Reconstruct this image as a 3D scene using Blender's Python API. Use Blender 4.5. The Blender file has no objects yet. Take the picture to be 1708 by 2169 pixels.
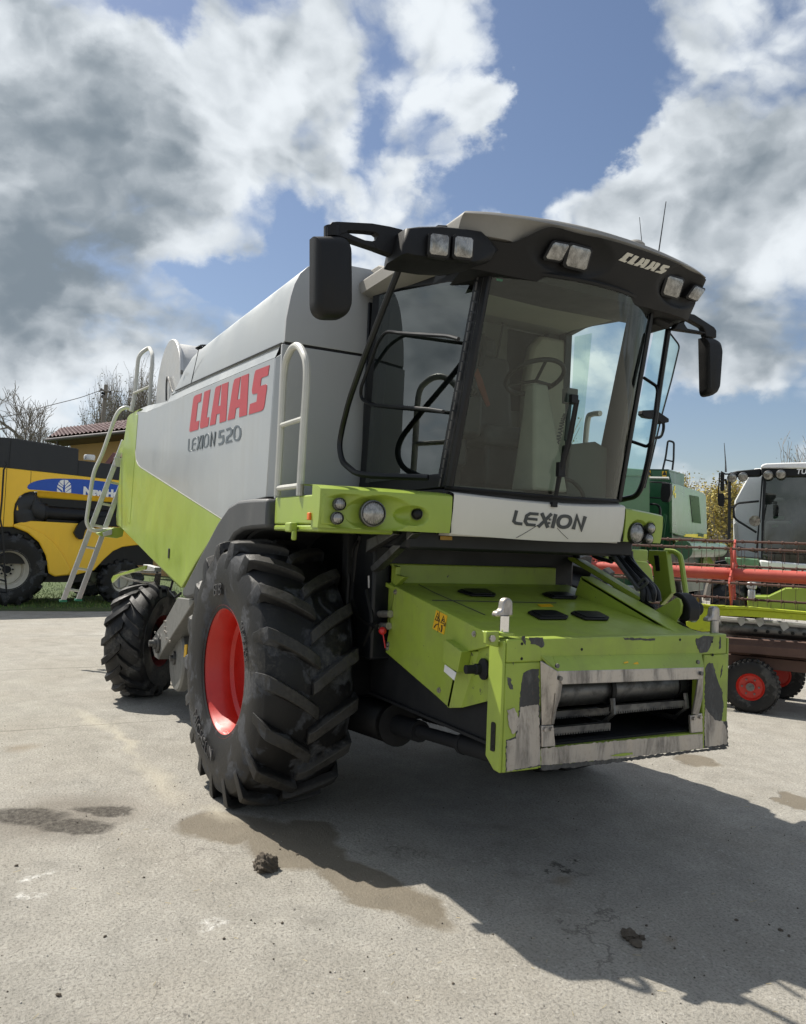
import bpy, math, random
import numpy as np
from mathutils import Vector, Matrix
S=bpy.context.scene; COL=S.collection
rad=math.radians
# ---------------------------------------------------------------- camera
CAM=(5.76038,-3.24998,1.90796); AZ,PITCH,ROLL,F=2.65453953,0.03630226,0.04078499,1708.63
def _axes():
    ca,sa=math.cos(AZ),math.sin(AZ); cp,sp=math.cos(PITCH),math.sin(PITCH)
    f=np.array([ca*cp,sa*cp,sp]); r=np.array([sa,-ca,0.]); u=np.cross(r,f)
    cr,sr=math.cos(ROLL),math.sin(ROLL)
    return cr*r+sr*u,-sr*r+cr*u,f
RX,UX,FX=_axes(); CO=np.array(CAM)
cam=bpy.data.cameras.new('camera'); co=bpy.data.objects.new('camera',cam); COL.objects.link(co)
co.matrix_world=Matrix([[RX[i],UX[i],-FX[i],CAM[i]] for i in range(3)]+[[0,0,0,1]])
cam.sensor_fit='HORIZONTAL'; cam.sensor_width=36; cam.lens=36*F/1708; cam.clip_end=3000; cam.clip_start=.05
S.camera=co
# ---------------------------------------------------------------- sun, sky, exposure
SUN_AZ,SUN_EL=204,53                      # where the sun stands (degrees, from +X towards +Y)
sd=Vector((math.cos(rad(SUN_AZ))*math.cos(rad(SUN_EL)),math.sin(rad(SUN_AZ))*math.cos(rad(SUN_EL)),math.sin(rad(SUN_EL))))
sl=bpy.data.lights.new('sun','SUN'); sl.energy=4.5; sl.angle=rad(.55); sl.color=(1,.94,.84)
so=bpy.data.objects.new('sun',sl); COL.objects.link(so); so.rotation_euler=sd.to_track_quat('Z','Y').to_euler(); so.location=sd*60
S.view_settings.view_transform='Standard'; S.view_settings.look='None'; S.view_settings.gamma=1; S.view_settings.use_curve_mapping=False
S.view_settings.exposure=0.58
try:
    S.cycles.max_bounces=8; S.cycles.transparent_max_bounces=12; S.cycles.caustics_reflective=False; S.cycles.caustics_refractive=False
    S.cycles.use_denoising=True
except Exception: pass
def hdir(x,y):                            # world direction of a picture point (1708-wide units)
    d=FX+RX*(x-854)/F-UX*(y-1084.5)/F; return d/np.linalg.norm(d)
W=bpy.data.worlds.new('World'); S.world=W; W.use_nodes=True
def sky_nodes():
    nt=W.node_tree; N=nt.nodes; L=nt.links; N.clear()
    def M(op,a,b=None,c=None,clamp=False):
        n=N.new('ShaderNodeMath'); n.operation=op; n.use_clamp=clamp
        for i,v in enumerate((a,b,c)):
            if v is None: continue
            if isinstance(v,(int,float)): n.inputs[i].default_value=v
            else: L.new(v,n.inputs[i])
        return n.outputs[0]
    def VM(op,a,b=None):
        n=N.new('ShaderNodeVectorMath'); n.operation=op
        for i,v in enumerate((a,b)):
            if v is None: continue
            if isinstance(v,(tuple,list,np.ndarray)): n.inputs[i].default_value=tuple(map(float,v))
            else: L.new(v,n.inputs[i])
        return n
    def noise(vec,scale,detail=8,rough=.55,dist=0,lac=2.0):
        n=N.new('ShaderNodeTexNoise'); n.inputs['Scale'].default_value=scale; n.inputs['Detail'].default_value=detail
        n.inputs['Roughness'].default_value=rough; n.inputs['Distortion'].default_value=dist; L.new(vec,n.inputs['Vector']); return n
    tc=N.new('ShaderNodeTexCoord'); D=VM('NORMALIZE',tc.outputs['Generated']).outputs[0]
    P=VM('MULTIPLY',D,(1,1,1.35)).outputs[0]
    def vscale(v,k):
        n=VM('SCALE',v); n.inputs['Scale'].default_value=k; return n.outputs[0]
    C5=lambda n:VM('SUBTRACT',n.outputs['Color'],(.5,.5,.5)).outputs[0]
    W1=vscale(C5(noise(P,3.0,3,.5)),.22); W2=vscale(C5(noise(P,11.,6,.6)),.075)
    PW=VM('ADD',P,VM('ADD',W1,W2).outputs[0]).outputs[0]
    DW=VM('NORMALIZE',VM('ADD',D,VM('ADD',vscale(W1,.55),vscale(W2,1.5)).outputs[0]).outputs[0]).outputs[0]
    n1=noise(PW,4.2,10,.56).outputs['Fac']; n2=noise(PW,13.,9,.60).outputs['Fac']; n3=noise(PW,5.2,5,.5).outputs['Fac']; n5=noise(VM('ADD',PW,(.035,.02,-.06)).outputs[0],4.2,4,.5).outputs['Fac']; n6=noise(PW,4.2,4,.5).outputs['Fac']
    def puff(vec,scale):                    # cauliflower billows
        n=N.new('ShaderNodeTexVoronoi'); n.feature='F1'; n.inputs['Scale'].default_value=scale; n.inputs['Detail'].default_value=2.0; n.inputs['Roughness'].default_value=.55; n.inputs['Lacunarity'].default_value=2.3; L.new(vec,n.inputs['Vector']); return n.outputs['Distance']
    PB=VM('ADD',P,VM('ADD',vscale(W1,.8),vscale(W2,.5)).outputs[0]).outputs[0]
    v1=puff(PB,9.0); v2=puff(VM('ADD',PB,(.018,.010,-.034)).outputs[0],9.0)
    def blob(x,y,r,vec=DW):                 # 1 at the middle, 0 at r degrees away
        dt=VM('DOT_PRODUCT',vec,hdir(x,y)).outputs['Value']
        n=N.new('ShaderNodeMapRange'); n.interpolation_type='SMOOTHSTEP'; L.new(dt,n.inputs[0])
        n.inputs[1].default_value=math.cos(rad(r)); n.inputs[2].default_value=1; return n.outputs[0]
    def total(lst):
        t=None
        for x,y,r,a in lst:
            b=M('MULTIPLY',blob(x,y,r),a); t=b if t is None else M('ADD',t,b)
        return t
    hole=total([(1230,60,5.5,.42),(1240,190,5.2,.45),(1190,300,4.6,.42),(1060,400,4.4,.42),(960,420,3,.28),(1130,60,4.,.25),(880,215,4.4,.30),(760,300,3,.20),(1010,50,3.5,.16),(800,30,3,.2),
                (240,15,4.6,.45),(340,60,3,.22),(520,590,3.2,.30),(610,540,3.6,.38),(450,600,2.6,.25),(700,470,2.6,.25),(1560,910,4.5,.40),(1420,850,3.5,.34),(1690,860,4,.25),(1560,190,2.6,.22),(1420,150,2.5,.18)])
    fill=total([(280,280,12,.20),(100,450,12,.22),(600,200,7,.16),(950,270,4,.20),(1060,230,3.6,.28),(1650,520,12,.26),(1500,330,6,.2),(1400,430,5,.2),(620,800,9,.12),(100,760,9,.15),(1640,980,6,.12),(900,120,5,.10),(760,400,5,.14)])
    def bl2(az,el,r):
        n=N.new('ShaderNodeMapRange'); n.interpolation_type='SMOOTHSTEP'; L.new(VM('DOT_PRODUCT',DW,(math.cos(rad(az))*math.cos(rad(el)),math.sin(rad(az))*math.cos(rad(el)),math.sin(rad(el)))).outputs['Value'],n.inputs[0]); n.inputs[1].default_value=math.cos(rad(r)); n.inputs[2].default_value=1; return n.outputs[0]
    fill=M('ADD',fill,M('MULTIPLY',bl2(207,18,34),.45))
    dens=M('ADD',M('ADD',M('MULTIPLY',M('SUBTRACT',n1,.5),1.5),M('ADD',M('MULTIPLY',M('SUBTRACT',n2,.5),.46),M('MULTIPLY',M('SUBTRACT',.42,v1),.42))),M('ADD',M('SUBTRACT',fill,hole),.33))
    back=N.new('ShaderNodeMapRange'); back.interpolation_type='SMOOTHSTEP'; L.new(VM('DOT_PRODUCT',D,tuple(FX)).outputs['Value'],back.inputs[0]); back.inputs[1].default_value=.45; back.inputs[2].default_value=-.1; back.inputs[3].default_value=0; back.inputs[4].default_value=.02
    dens=M('SUBTRACT',dens,back.outputs[0])          # clearer sky overhead and behind the photographer
    cov=N.new('ShaderNodeMapRange'); cov.interpolation_type='SMOOTHSTEP'; L.new(dens,cov.inputs[0]); cov.inputs[1].default_value=-.12; cov.inputs[2].default_value=.33
    grey=total([(120,250,8,.6),(210,400,8,.6),(90,520,9,.75),(330,480,6,.5),(80,640,6,.4),(250,600,5,.35),(1640,480,9,.5),(1560,640,8,.5),(1690,740,8,.5),(1690,300,6,.3),(700,230,3,.3),(380,740,5,.3),(620,640,4,.2)])
    # bases of the billows are greyer than their sun-facing tops
    th=M('ADD',M('ADD',M('MULTIPLY',M('SUBTRACT',n3,.5),1.0),M('ADD',M('MULTIPLY',M('SUBTRACT',n5,n6),2.0),M('MULTIPLY',M('SUBTRACT',v1,v2),.8))),M('ADD',M('MULTIPLY',grey,.48),M('ADD',M('MULTIPLY',M('SUBTRACT',n2,.5),.34),M('MULTIPLY',M('SUBTRACT',dens,.15),.50))))
    tm=N.new('ShaderNodeMapRange'); tm.interpolation_type='SMOOTHSTEP'; L.new(th,tm.inputs[0]); tm.inputs[1].default_value=-.50; tm.inputs[2].default_value=1.22
    mixc=N.new('ShaderNodeMix'); mixc.data_type='RGBA'; L.new(tm.outputs[0],mixc.inputs[0])
    mixc.inputs[6].default_value=(5.9,6.25,6.55,1); mixc.inputs[7].default_value=(1.50,1.83,2.14,1)
    # brightening of cloud towards the sun
    ds=VM('DOT_PRODUCT',D,tuple(sd)).outputs['Value']; glow=M('ADD',1,M('MULTIPLY',M('POWER',M('MAXIMUM',ds,0),34),5.5))
    gl=VM('SCALE',mixc.outputs[2]); L.new(glow,gl.inputs['Scale'])
    sky=N.new('ShaderNodeTexSky'); sky.sky_type='NISHITA'; sky.sun_disc=False; sky.sun_elevation=rad(SUN_EL); sky.sun_rotation=rad(90-SUN_AZ)
    sky.air_density=1.1; sky.dust_density=.7; sky.ozone_density=1.6
    mx=N.new('ShaderNodeMix'); mx.data_type='RGBA'; L.new(cov.outputs[0],mx.inputs[0]); L.new(VM('MULTIPLY',sky.outputs[0],(.66,.64,.66)).outputs[0],mx.inputs[6]); L.new(gl.outputs[0],mx.inputs[7])
    bg=N.new('ShaderNodeBackground'); bg.inputs[1].default_value=.098; L.new(mx.outputs[2],bg.inputs[0])
    out=N.new('ShaderNodeOutputWorld'); L.new(bg.outputs[0],out.inputs[0])
sky_nodes()
# ---------------------------------------------------------------- measuring helpers
def ray(x,y): return FX+RX*(x-854)/F-UX*(y-1084.5)/F
def mk(x0,y0,s): return lambda x,y:((x0+x/s)/1.7705,(y0+y/s)/1.7705)
z0=lambda x,y:(x,y)
z1=mk(0,1200,1.8078);z2=mk(400,1100,1.8978);z3=mk(1100,750,1.8856);z4=mk(1600,750,1.4852);z5=mk(2200,1600,1.9721);z6=mk(1300,1950,1.1387)
z7=mk(300,1850,1.5527);z8=mk(1000,1750,1.1387);z9=mk(1750,2100,1.6267);z10=mk(1500,1000,1.708);z11=mk(0,1600,2.8929);z12=mk(2400,1650,2.7372)
z13=mk(2400,2200,2.7372);z14=mk(2050,1900,2.8467);z15=mk(330,2050,3.6149);z16=mk(1250,2000,2.6277);z17=mk(0,1400,3.416);z18=mk(2300,950,2.2822)
z19=mk(690,1350,5.0235);z20=mk(1900,1890,5.3375);z21=mk(2300,930,7.426);z22=mk(1150,1780,2.8467);z23=mk(1750,800,2.8467);z24=mk(1230,800,2.9965)
def at(zf,x,y,ax,val):
    d=ray(*zf(x,y)); i='xyz'.index(ax); t=(val-CO[i])/d[i]; return Vector(CO+d*t)
def pl(zf,pts,ax,val): return [at(zf,x,y,ax,val) for x,y in pts]
def at_surf(zf,x,y,fn,x0=1.7):            # hits the surface X=fn(y,z)
    X=x0
    for _ in range(12):
        p=at(zf,x,y,'x',X); X=.5*X+.5*fn(p.y,p.z)
    return at(zf,x,y,'x',X)
class Frame:                              # a machine's own axes: origin on the ground, x forward, y left
    def __init__(s,o,deg): s.m=Matrix.Translation(Vector(o))@Matrix.Rotation(rad(deg),4,'Z'); s.i=s.m.inverted(); s.deg=deg; s.o=o
    def at(s,zf,x,y,ax,val):
        o=s.i@Vector(CAM); d=(s.i.to_3x3())@Vector(ray(*zf(x,y))); i='xyz'.index(ax); t=(val-o[i])/d[i]; return o+d*t
    def pl(s,zf,pts,ax,val): return [s.at(zf,x,y,ax,val) for x,y in pts]
# ---------------------------------------------------------------- mesh builder
def basis(d):
    d=Vector(d).normalized(); a=Vector((0,0,1)) if abs(d.z)<.9 else Vector((1,0,0))
    u=d.cross(a).normalized(); return u,d.cross(u).normalized(),d
class MB:
    def __init__(s): s.v=[]; s.f=[]; s.m=[]
    def add(s,vs,fs,mat=0):
        o=len(s.v); s.v+=[tuple(p) for p in vs]; s.f+=[tuple(i+o for i in f) for f in fs]; s.m+=[mat]*len(fs); return s
    def box(s,c,size,R=None,mat=0):
        c=Vector(c); vs=[]
        for dx in (-.5,.5):
            for dy in (-.5,.5):
                for dz in (-.5,.5):
                    p=Vector((dx*size[0],dy*size[1],dz*size[2]))
                    if R is not None: p=R@p
                    vs.append(c+p)
        return s.add(vs,[(0,1,3,2),(4,6,7,5),(0,4,5,1),(2,3,7,6),(0,2,6,4),(1,5,7,3)],mat)
    def bx(s,a,b,mat=0):
        return s.box([(a[i]+b[i])/2 for i in range(3)],[abs(b[i]-a[i]) for i in range(3)],None,mat)
    def prism(s,pts,vec,mat=0):
        n=len(pts); vec=Vector(vec); a=[Vector(p) for p in pts]; nr=Vector((0,0,0))
        for i in range(n): nr+=a[i].cross(a[(i+1)%n])
        if nr.dot(vec)>0: a=a[::-1]
        vs=a+[p+vec for p in a]
        return s.add(vs,[tuple(range(n)),tuple(range(2*n-1,n-1,-1))]+[(i,n+i,n+(i+1)%n,(i+1)%n) for i in range(n)],mat)
    def tube(s,path,r,n=8,closed=False,mat=0,caps=True):
        P=[Vector(p) for p in path]; m=len(P); rr=r if isinstance(r,(list,tuple)) else [r]*m
        T=[]
        for i in range(m):
            a=P[i-1] if (i>0 or closed) else P[i]; b=P[(i+1)%m] if (i<m-1 or closed) else P[i]
            T.append((b-a).normalized())
        u,v,_=basis(T[0]); vs=[]
        for i in range(m):
            u=(u-T[i]*u.dot(T[i])); u=u.normalized() if u.length>1e-6 else basis(T[i])[0]; v=T[i].cross(u)
            vs+=[P[i]+(u*math.cos(2*math.pi*k/n)+v*math.sin(2*math.pi*k/n))*rr[i] for k in range(n)]
        fs=[]
        for i in range(m if closed else m-1):
            j=(i+1)%m
            fs+=[(i*n+k,i*n+(k+1)%n,j*n+(k+1)%n,j*n+k) for k in range(n)]
        if caps and not closed: fs+=[tuple(range(n-1,-1,-1)),tuple((m-1)*n+k for k in range(n))]
        return s.add(vs,fs,mat)
    def cyl(s,a,b,r,n=16,mat=0): return s.tube([a,b],r,n,mat=mat)
    def lathe(s,prof,o,axis,n=32,mat=0,cap0=False,cap1=False):   # prof: (radius, distance along axis)
        u,v,d=basis(axis); o=Vector(o); vs=[]; m=len(prof)
        for r,t in prof: vs+=[o+d*t+(u*math.cos(2*math.pi*k/n)+v*math.sin(2*math.pi*k/n))*r for k in range(n)]
        fs=[(i*n+k,i*n+(k+1)%n,(i+1)*n+(k+1)%n,(i+1)*n+k) for i in range(m-1) for k in range(n)]
        if cap0: fs.append(tuple(range(n-1,-1,-1)))
        if cap1: fs.append(tuple((m-1)*n+k for k in range(n)))
        return s.add(vs,fs,mat)
    def grid(s,fn,nu,nv,mat=0,flip=False):
        vs=[fn(i/nu,j/nv) for i in range(nu+1) for j in range(nv+1)]; w=nv+1
        fs=[(i*w+j,(i+1)*w+j,(i+1)*w+j+1,i*w+j+1) for i in range(nu) for j in range(nv)]
        return s.add(vs,[f[::-1] for f in fs] if flip else fs,mat)
    def loft(s,rings,mat=0,closed=True,caps=True):
        n=len(rings[0]); vs=[p for r in rings for p in r]; fs=[]
        for i in range(len(rings)-1):
            for k in range(n if closed else n-1):
                fs.append((i*n+k,i*n+(k+1)%n,(i+1)*n+(k+1)%n,(i+1)*n+k))
        if caps: fs+=[tuple(range(n-1,-1,-1)),tuple((len(rings)-1)*n+k for k in range(n))]
        return s.add(vs,fs,mat)
    def ell(s,c,r,nu=12,nv=8,mat=0):
        c=Vector(c); r=(r,r,r) if isinstance(r,(int,float)) else r
        return s.grid(lambda u,v:c+Vector((r[0]*math.cos(2*math.pi*u)*math.sin(math.pi*v),r[1]*math.sin(2*math.pi*u)*math.sin(math.pi*v),r[2]*math.cos(math.pi*v))),nu,nv,mat)
    def poly(s,pts,mat=0): return s.add(pts,[tuple(range(len(pts)))],mat)
    def ribbon(s,zf,px,w,mapf,closed=False,vec=None,mat=0):       # brush stroke, w wide in px, mapped by mapf(x,y)
        P=[Vector((x,y)) for x,y in px]; n=len(P); Lf=[];Rt=[]
        for i in range(n):
            a=P[i-1] if (i>0 or closed) else P[i]; b=P[(i+1)%n] if (i<n-1 or closed) else P[i]
            t1=(P[i]-a); t2=(b-P[i]); t1=t1.normalized() if t1.length else t2.normalized(); t2=t2.normalized() if t2.length else t1
            t=(t1+t2).normalized(); nn=Vector((-t.y,t.x)); k=min(1/max(nn.dot(Vector((-t1.y,t1.x))),.5),1.6)
            Lf.append(P[i]+nn*w/2*k); Rt.append(P[i]-nn*w/2*k)
        A=[mapf(p.x,p.y) for p in Lf]; B=[mapf(p.x,p.y) for p in Rt]
        for i in range(n if closed else n-1):
            j=(i+1)%n
            if vec is None: s.poly([A[i],A[j],B[j],B[i]],mat)
            else: s.prism([A[i],A[j],B[j],B[i]],vec,mat)
        return s
    def build(s,name,mats,parent=None,bevel=0,ang=35,seg=2,label=None,fix=True):
        me=bpy.data.meshes.new(name); me.from_pydata(s.v,[],s.f); me.update()
        ml=mats if isinstance(mats,(list,tuple)) else [mats]
        for m in ml: me.materials.append(m)
        if len(ml)>1: me.polygons.foreach_set('material_index',s.m)
        me.polygons.foreach_set('use_smooth',[True]*len(me.polygons)); me.set_sharp_from_angle(angle=rad(ang))
        o=bpy.data.objects.new(name,me); COL.objects.link(o)
        if parent is not None: o.parent=parent
        if bevel:
            b=o.modifiers.new('bevel','BEVEL'); b.width=bevel; b.segments=seg; b.limit_method='ANGLE'; b.angle_limit=rad(32); b.harden_normals=False
        if label: o['label']=label
        return o
def empty(name,loc=(0,0,0),rz=0,parent=None):
    o=bpy.data.objects.new(name,None); COL.objects.link(o); o.location=loc; o.rotation_euler=(0,0,rad(rz)); o.empty_display_size=.2
    if parent is not None: o.parent=parent
    return o
def tag(o,label=None,cat=None,group=None,kind=None):
    if label: o['label']=label
    if cat: o['category']=cat
    if group: o['group']=group
    if kind: o['kind']=kind
    return o
def smooth(path,n=6,closed=False):        # Catmull-Rom through points
    P=[Vector(p) for p in path]; m=len(P); out=[]
    for i in range(m if closed else m-1):
        p0=P[i-1] if (i>0 or closed) else P[i]; p1=P[i]; p2=P[(i+1)%m]; p3=P[(i+2)%m] if (i+2<m or closed) else p2
        for k in range(n):
            t=k/n; out.append(.5*((2*p1)+(p2-p0)*t+(2*p0-5*p1+4*p2-p3)*t*t+(3*p1-p0-3*p2+p3)*t**3))
    if not closed: out.append(P[-1])
    return out
def fillet(path,r,n=5):                   # polyline with rounded corners
    P=[Vector(p) for p in path]; out=[P[0]]
    for i in range(1,len(P)-1):
        a=(P[i-1]-P[i]); b=(P[i+1]-P[i]); q=min(r,a.length*.48,b.length*.48); a=P[i]+a.normalized()*q; b=P[i]+b.normalized()*q
        for k in range(n+1):
            t=k/n; out.append(a*(1-t)**2+P[i]*2*t*(1-t)+b*t*t)
    out.append(P[-1]); return out
# ---------------------------------------------------------------- materials
def nodes(name):
    m=bpy.data.materials.new(name); m.use_nodes=True; nt=m.node_tree; nt.nodes.clear()
    out=nt.nodes.new('ShaderNodeOutputMaterial'); b=nt.nodes.new('ShaderNodeBsdfPrincipled'); nt.links.new(b.outputs[0],out.inputs[0]); return m,nt,b,out
def tnoise(nt,scale,detail=6,rough=.6,vec=None,dist=0,stretch=None):
    tc=nt.nodes.new('ShaderNodeTexCoord'); v=tc.outputs['Object']
    if stretch:
        mp=nt.nodes.new('ShaderNodeMapping'); mp.inputs['Scale'].default_value=stretch; nt.links.new(v,mp.inputs[0]); v=mp.outputs[0]
    n=nt.nodes.new('ShaderNodeTexNoise'); n.inputs['Scale'].default_value=scale; n.inputs['Detail'].default_value=detail; n.inputs['Roughness'].default_value=rough; n.inputs['Distortion'].default_value=dist
    nt.links.new(v,n.inputs['Vector']); return n.outputs['Fac']
def ramp(nt,fac,a,b,lo=0.,hi=1.):
    n=nt.nodes.new('ShaderNodeMapRange'); n.inputs[1].default_value=a; n.inputs[2].default_value=b; n.inputs[3].default_value=lo; n.inputs[4].default_value=hi; nt.links.new(fac,n.inputs[0]); return n.outputs[0]
def mixc(nt,fac,a,b):
    n=nt.nodes.new('ShaderNodeMix'); n.data_type='RGBA'
    if isinstance(fac,float): n.inputs[0].default_value=fac
    else: nt.links.new(fac,n.inputs[0])
    for i,c in ((6,a),(7,b)):
        if isinstance(c,(tuple,list)): n.inputs[i].default_value=(*c[:3],1)
        else: nt.links.new(c,n.inputs[i])
    return n.outputs[2]
def bump(nt,b,h,strength=.2,dist=.01):
    n=nt.nodes.new('ShaderNodeBump'); n.inputs['Strength'].default_value=strength; n.inputs['Distance'].default_value=dist; nt.links.new(h,n.inputs['Height']); nt.links.new(n.outputs[0],b.inputs['Normal'])
def paint(name,c,rough=.4,metal=0,dirt=None,amt=.35,sc=3.,streak=True,coat=0,fine=0.,spec=.5,var=.12):
    """coloured sheet or plastic with slight fading, dust and rain streaks"""
    m,nt,b,_=nodes(name); dirt=dirt or (.22,.20,.16)
    n1=tnoise(nt,sc,8,.65); n2=tnoise(nt,9,6,.6,stretch=(1,1,.08)) if streak else tnoise(nt,sc*4,5,.6)
    c1=mixc(nt,ramp(nt,n1,.3,.75),tuple(x*(1-var) for x in c),tuple(min(1,x*(1+var)) for x in c))
    mul=nt.nodes.new('ShaderNodeMath'); mul.operation='MULTIPLY'; nt.links.new(ramp(nt,n1,.45,.8),mul.inputs[0]); nt.links.new(ramp(nt,n2,.35,.75,0,amt),mul.inputs[1])
    nt.links.new(mixc(nt,mul.outputs[0],c1,dirt),b.inputs['Base Color'])
    rr=nt.nodes.new('ShaderNodeMath'); rr.operation='ADD'; rr.inputs[1].default_value=rough; nt.links.new(ramp(nt,n1,.3,.8,-.06,.22),rr.inputs[0]); nt.links.new(rr.outputs[0],b.inputs['Roughness'])
    b.inputs['Metallic'].default_value=metal; b.inputs['Specular IOR Level'].default_value=spec; b.inputs['Coat Weight'].default_value=coat; b.inputs['Coat Roughness'].default_value=.12
    if fine: bump(nt,b,tnoise(nt,260,3,.6),fine,.002)
    return m
def rubber(name,lo=(.005,.005,.0055),hi=(.085,.09,.10),tan=(.15,.135,.11),amt=.8,top=(.045,.042,.037)):
    """black rubber: bluish dust blotches between the bars, scuffed grey-brown bar tops (wear by radius from the axle)"""
    m,nt,b,_=nodes(name); n1=tnoise(nt,4.2,9,.62,dist=.5); n2=tnoise(nt,38,6,.65); n3=tnoise(nt,2.3,3,.5)
    ms=nt.nodes.new('ShaderNodeMath'); ms.operation='MULTIPLY'; nt.links.new(ramp(nt,n1,.52,.57),ms.inputs[0]); nt.links.new(ramp(nt,n2,.3,.7,.25,amt),ms.inputs[1])
    c=mixc(nt,ms.outputs[0],lo,hi); ms2=nt.nodes.new('ShaderNodeMath'); ms2.operation='MULTIPLY'; nt.links.new(ramp(nt,n3,.52,.7),ms2.inputs[0]); nt.links.new(ramp(nt,n2,.45,.7,0,.45),ms2.inputs[1])
    c=mixc(nt,ms2.outputs[0],c,tan)
    tc=nt.nodes.new('ShaderNodeTexCoord'); vm=nt.nodes.new('ShaderNodeVectorMath'); vm.operation='MULTIPLY'; vm.inputs[1].default_value=(1,0,1); nt.links.new(tc.outputs['Object'],vm.inputs[0]); ln=nt.nodes.new('ShaderNodeVectorMath'); ln.operation='LENGTH'; nt.links.new(vm.outputs[0],ln.inputs[0])
    if name=='tyre_rubber':
        mt=nt.nodes.new('ShaderNodeMath'); mt.operation='MULTIPLY'; nt.links.new(ramp(nt,ln.outputs['Value'],.918,.936),mt.inputs[0]); nt.links.new(ramp(nt,n2,.3,.65,.35,1),mt.inputs[1]); c=mixc(nt,mt.outputs[0],c,top)
    nt.links.new(c,b.inputs['Base Color']); nt.links.new(ramp(nt,ms.outputs[0],0,.6,.55,.95),b.inputs['Roughness']); b.inputs['Specular IOR Level'].default_value=.4
    bump(nt,b,n2,.25,.006); return m
def steel(name,c=(.42,.41,.39),rough=.35,rust=.25,dark=(.05,.045,.04),sc=9,metal=1.,stretch=None):
    m,nt,b,_=nodes(name); n1=tnoise(nt,sc,9,.7,dist=.4,stretch=stretch); n2=tnoise(nt,60,5,.6)
    a=mixc(nt,ramp(nt,n1,.48,.72,0,rust*2),c,dark); a=mixc(nt,ramp(nt,n2,.55,.75,0,rust*.7),a,(.22,.14,.08)); nt.links.new(a,b.inputs['Base Color'])
    b.inputs['Metallic'].default_value=metal; nt.links.new(ramp(nt,n1,.3,.7,rough-.08,rough+.25),b.inputs['Roughness']); bump(nt,b,n2,.12,.002); return m
def flat(name,c,rough=.5,metal=0,emit=None,spec=.5):
    m,nt,b,_=nodes(name); n=tnoise(nt,14,5,.6); nt.links.new(mixc(nt,n,tuple(x*.9 for x in c),tuple(min(1,x*1.1) for x in c)),b.inputs['Base Color'])
    b.inputs['Roughness'].default_value=rough; b.inputs['Metallic'].default_value=metal; b.inputs['Specular IOR Level'].default_value=spec; return m
def glass(name,tint=(.72,.83,.78),refl=1.0,rough=.0,dust=.05):
    m=bpy.data.materials.new(name); m.use_nodes=True; nt=m.node_tree; nt.nodes.clear(); N=nt.nodes; L=nt.links
    out=N.new('ShaderNodeOutputMaterial'); tr=N.new('ShaderNodeBsdfTransparent'); tr.inputs[0].default_value=(*tint,1)
    gl=N.new('ShaderNodeBsdfGlossy'); gl.inputs[0].default_value=(.95,1,.98,1); gl.inputs['Roughness'].default_value=rough
    fr=N.new('ShaderNodeLayerWeight'); fr.inputs[0].default_value=.5; pw=N.new('ShaderNodeMath'); pw.operation='POWER'; pw.inputs[1].default_value=5; L.new(fr.outputs['Facing'],pw.inputs[0])
    ma=N.new('ShaderNodeMath'); ma.operation='MULTIPLY_ADD'; ma.inputs[1].default_value=.96; ma.inputs[2].default_value=.04; L.new(pw.outputs[0],ma.inputs[0])
    mu=N.new('ShaderNodeMath'); mu.operation='MULTIPLY'; mu.use_clamp=True; mu.inputs[1].default_value=refl*1.75; L.new(ma.outputs[0],mu.inputs[0])
    df=N.new('ShaderNodeBsdfDiffuse'); df.inputs[0].default_value=(.45,.44,.4,1); m1=N.new('ShaderNodeMixShader')
    n=tnoise(nt,7,8,.7); L.new(ramp(nt,n,.4,.8,0,dust*2),m1.inputs[0]); L.new(tr.outputs[0],m1.inputs[1]); L.new(df.outputs[0],m1.inputs[2])
    mx=N.new('ShaderNodeMixShader'); L.new(mu.outputs[0],mx.inputs[0]); L.new(m1.outputs[0],mx.inputs[1]); L.new(gl.outputs[0],mx.inputs[2]); L.new(mx.outputs[0],out.inputs[0]); return m
M={}
M['green']=paint('seed_green_paint',(.285,.385,.046),.36,0,(.20,.19,.12),.5,2.2,coat=.25)
def worn(name,c,th,chip=(.05,.048,.045),rough=.4):
    m,nt,b,_=nodes(name); n1=tnoise(nt,2.6,8,.65); n2=tnoise(nt,26,9,.72,dist=.3); n3=tnoise(nt,5,6,.6); n4=tnoise(nt,30,6,.6,stretch=(1,1,.12))
    a=mixc(nt,ramp(nt,n1,.3,.75),tuple(x*.86 for x in c),tuple(x*1.1 for x in c)); a=mixc(nt,ramp(nt,n3,.48,.75,0,.32),a,(.17,.155,.10)); a=mixc(nt,ramp(nt,n4,.60,.72,0,.28),a,(.12,.13,.05))
    mu=nt.nodes.new('ShaderNodeMath'); mu.operation='MULTIPLY'; nt.links.new(ramp(nt,n2,th,th+.015),mu.inputs[0]); nt.links.new(ramp(nt,n1,.45,.55),mu.inputs[1]); a=mixc(nt,mu.outputs[0],a,chip)
    nt.links.new(a,b.inputs['Base Color']); nt.links.new(ramp(nt,n3,.3,.8,rough-.04,rough+.28),b.inputs['Roughness']); b.inputs['Coat Weight'].default_value=.15; b.inputs['Coat Roughness'].default_value=.2
    bump(nt,b,n2,.05,.002); return m
M['gworn']=worn('worn_green_paint',(.30,.395,.05),.66); M['gchip']=worn('chipped_green_paint',(.30,.395,.05),.58)
M['silver']=paint('silver_grey_paint',(.40,.42,.425),.36,.35,(.30,.29,.26),.6,1.6,coat=.2,var=.09)
M['tank_grey']=paint('matt_grey_paint',(.36,.37,.38),.5,.1,(.26,.25,.23),.35,2,var=.06)
M['white']=paint('off_white_panel',(.62,.60,.55),.4,0,(.33,.30,.24),.3,2,coat=.2,var=.05)
M['cream']=paint('cream_roof_plastic',(.24,.23,.21),.62,0,(.2,.19,.17),.45,4,fine=.2)
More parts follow.
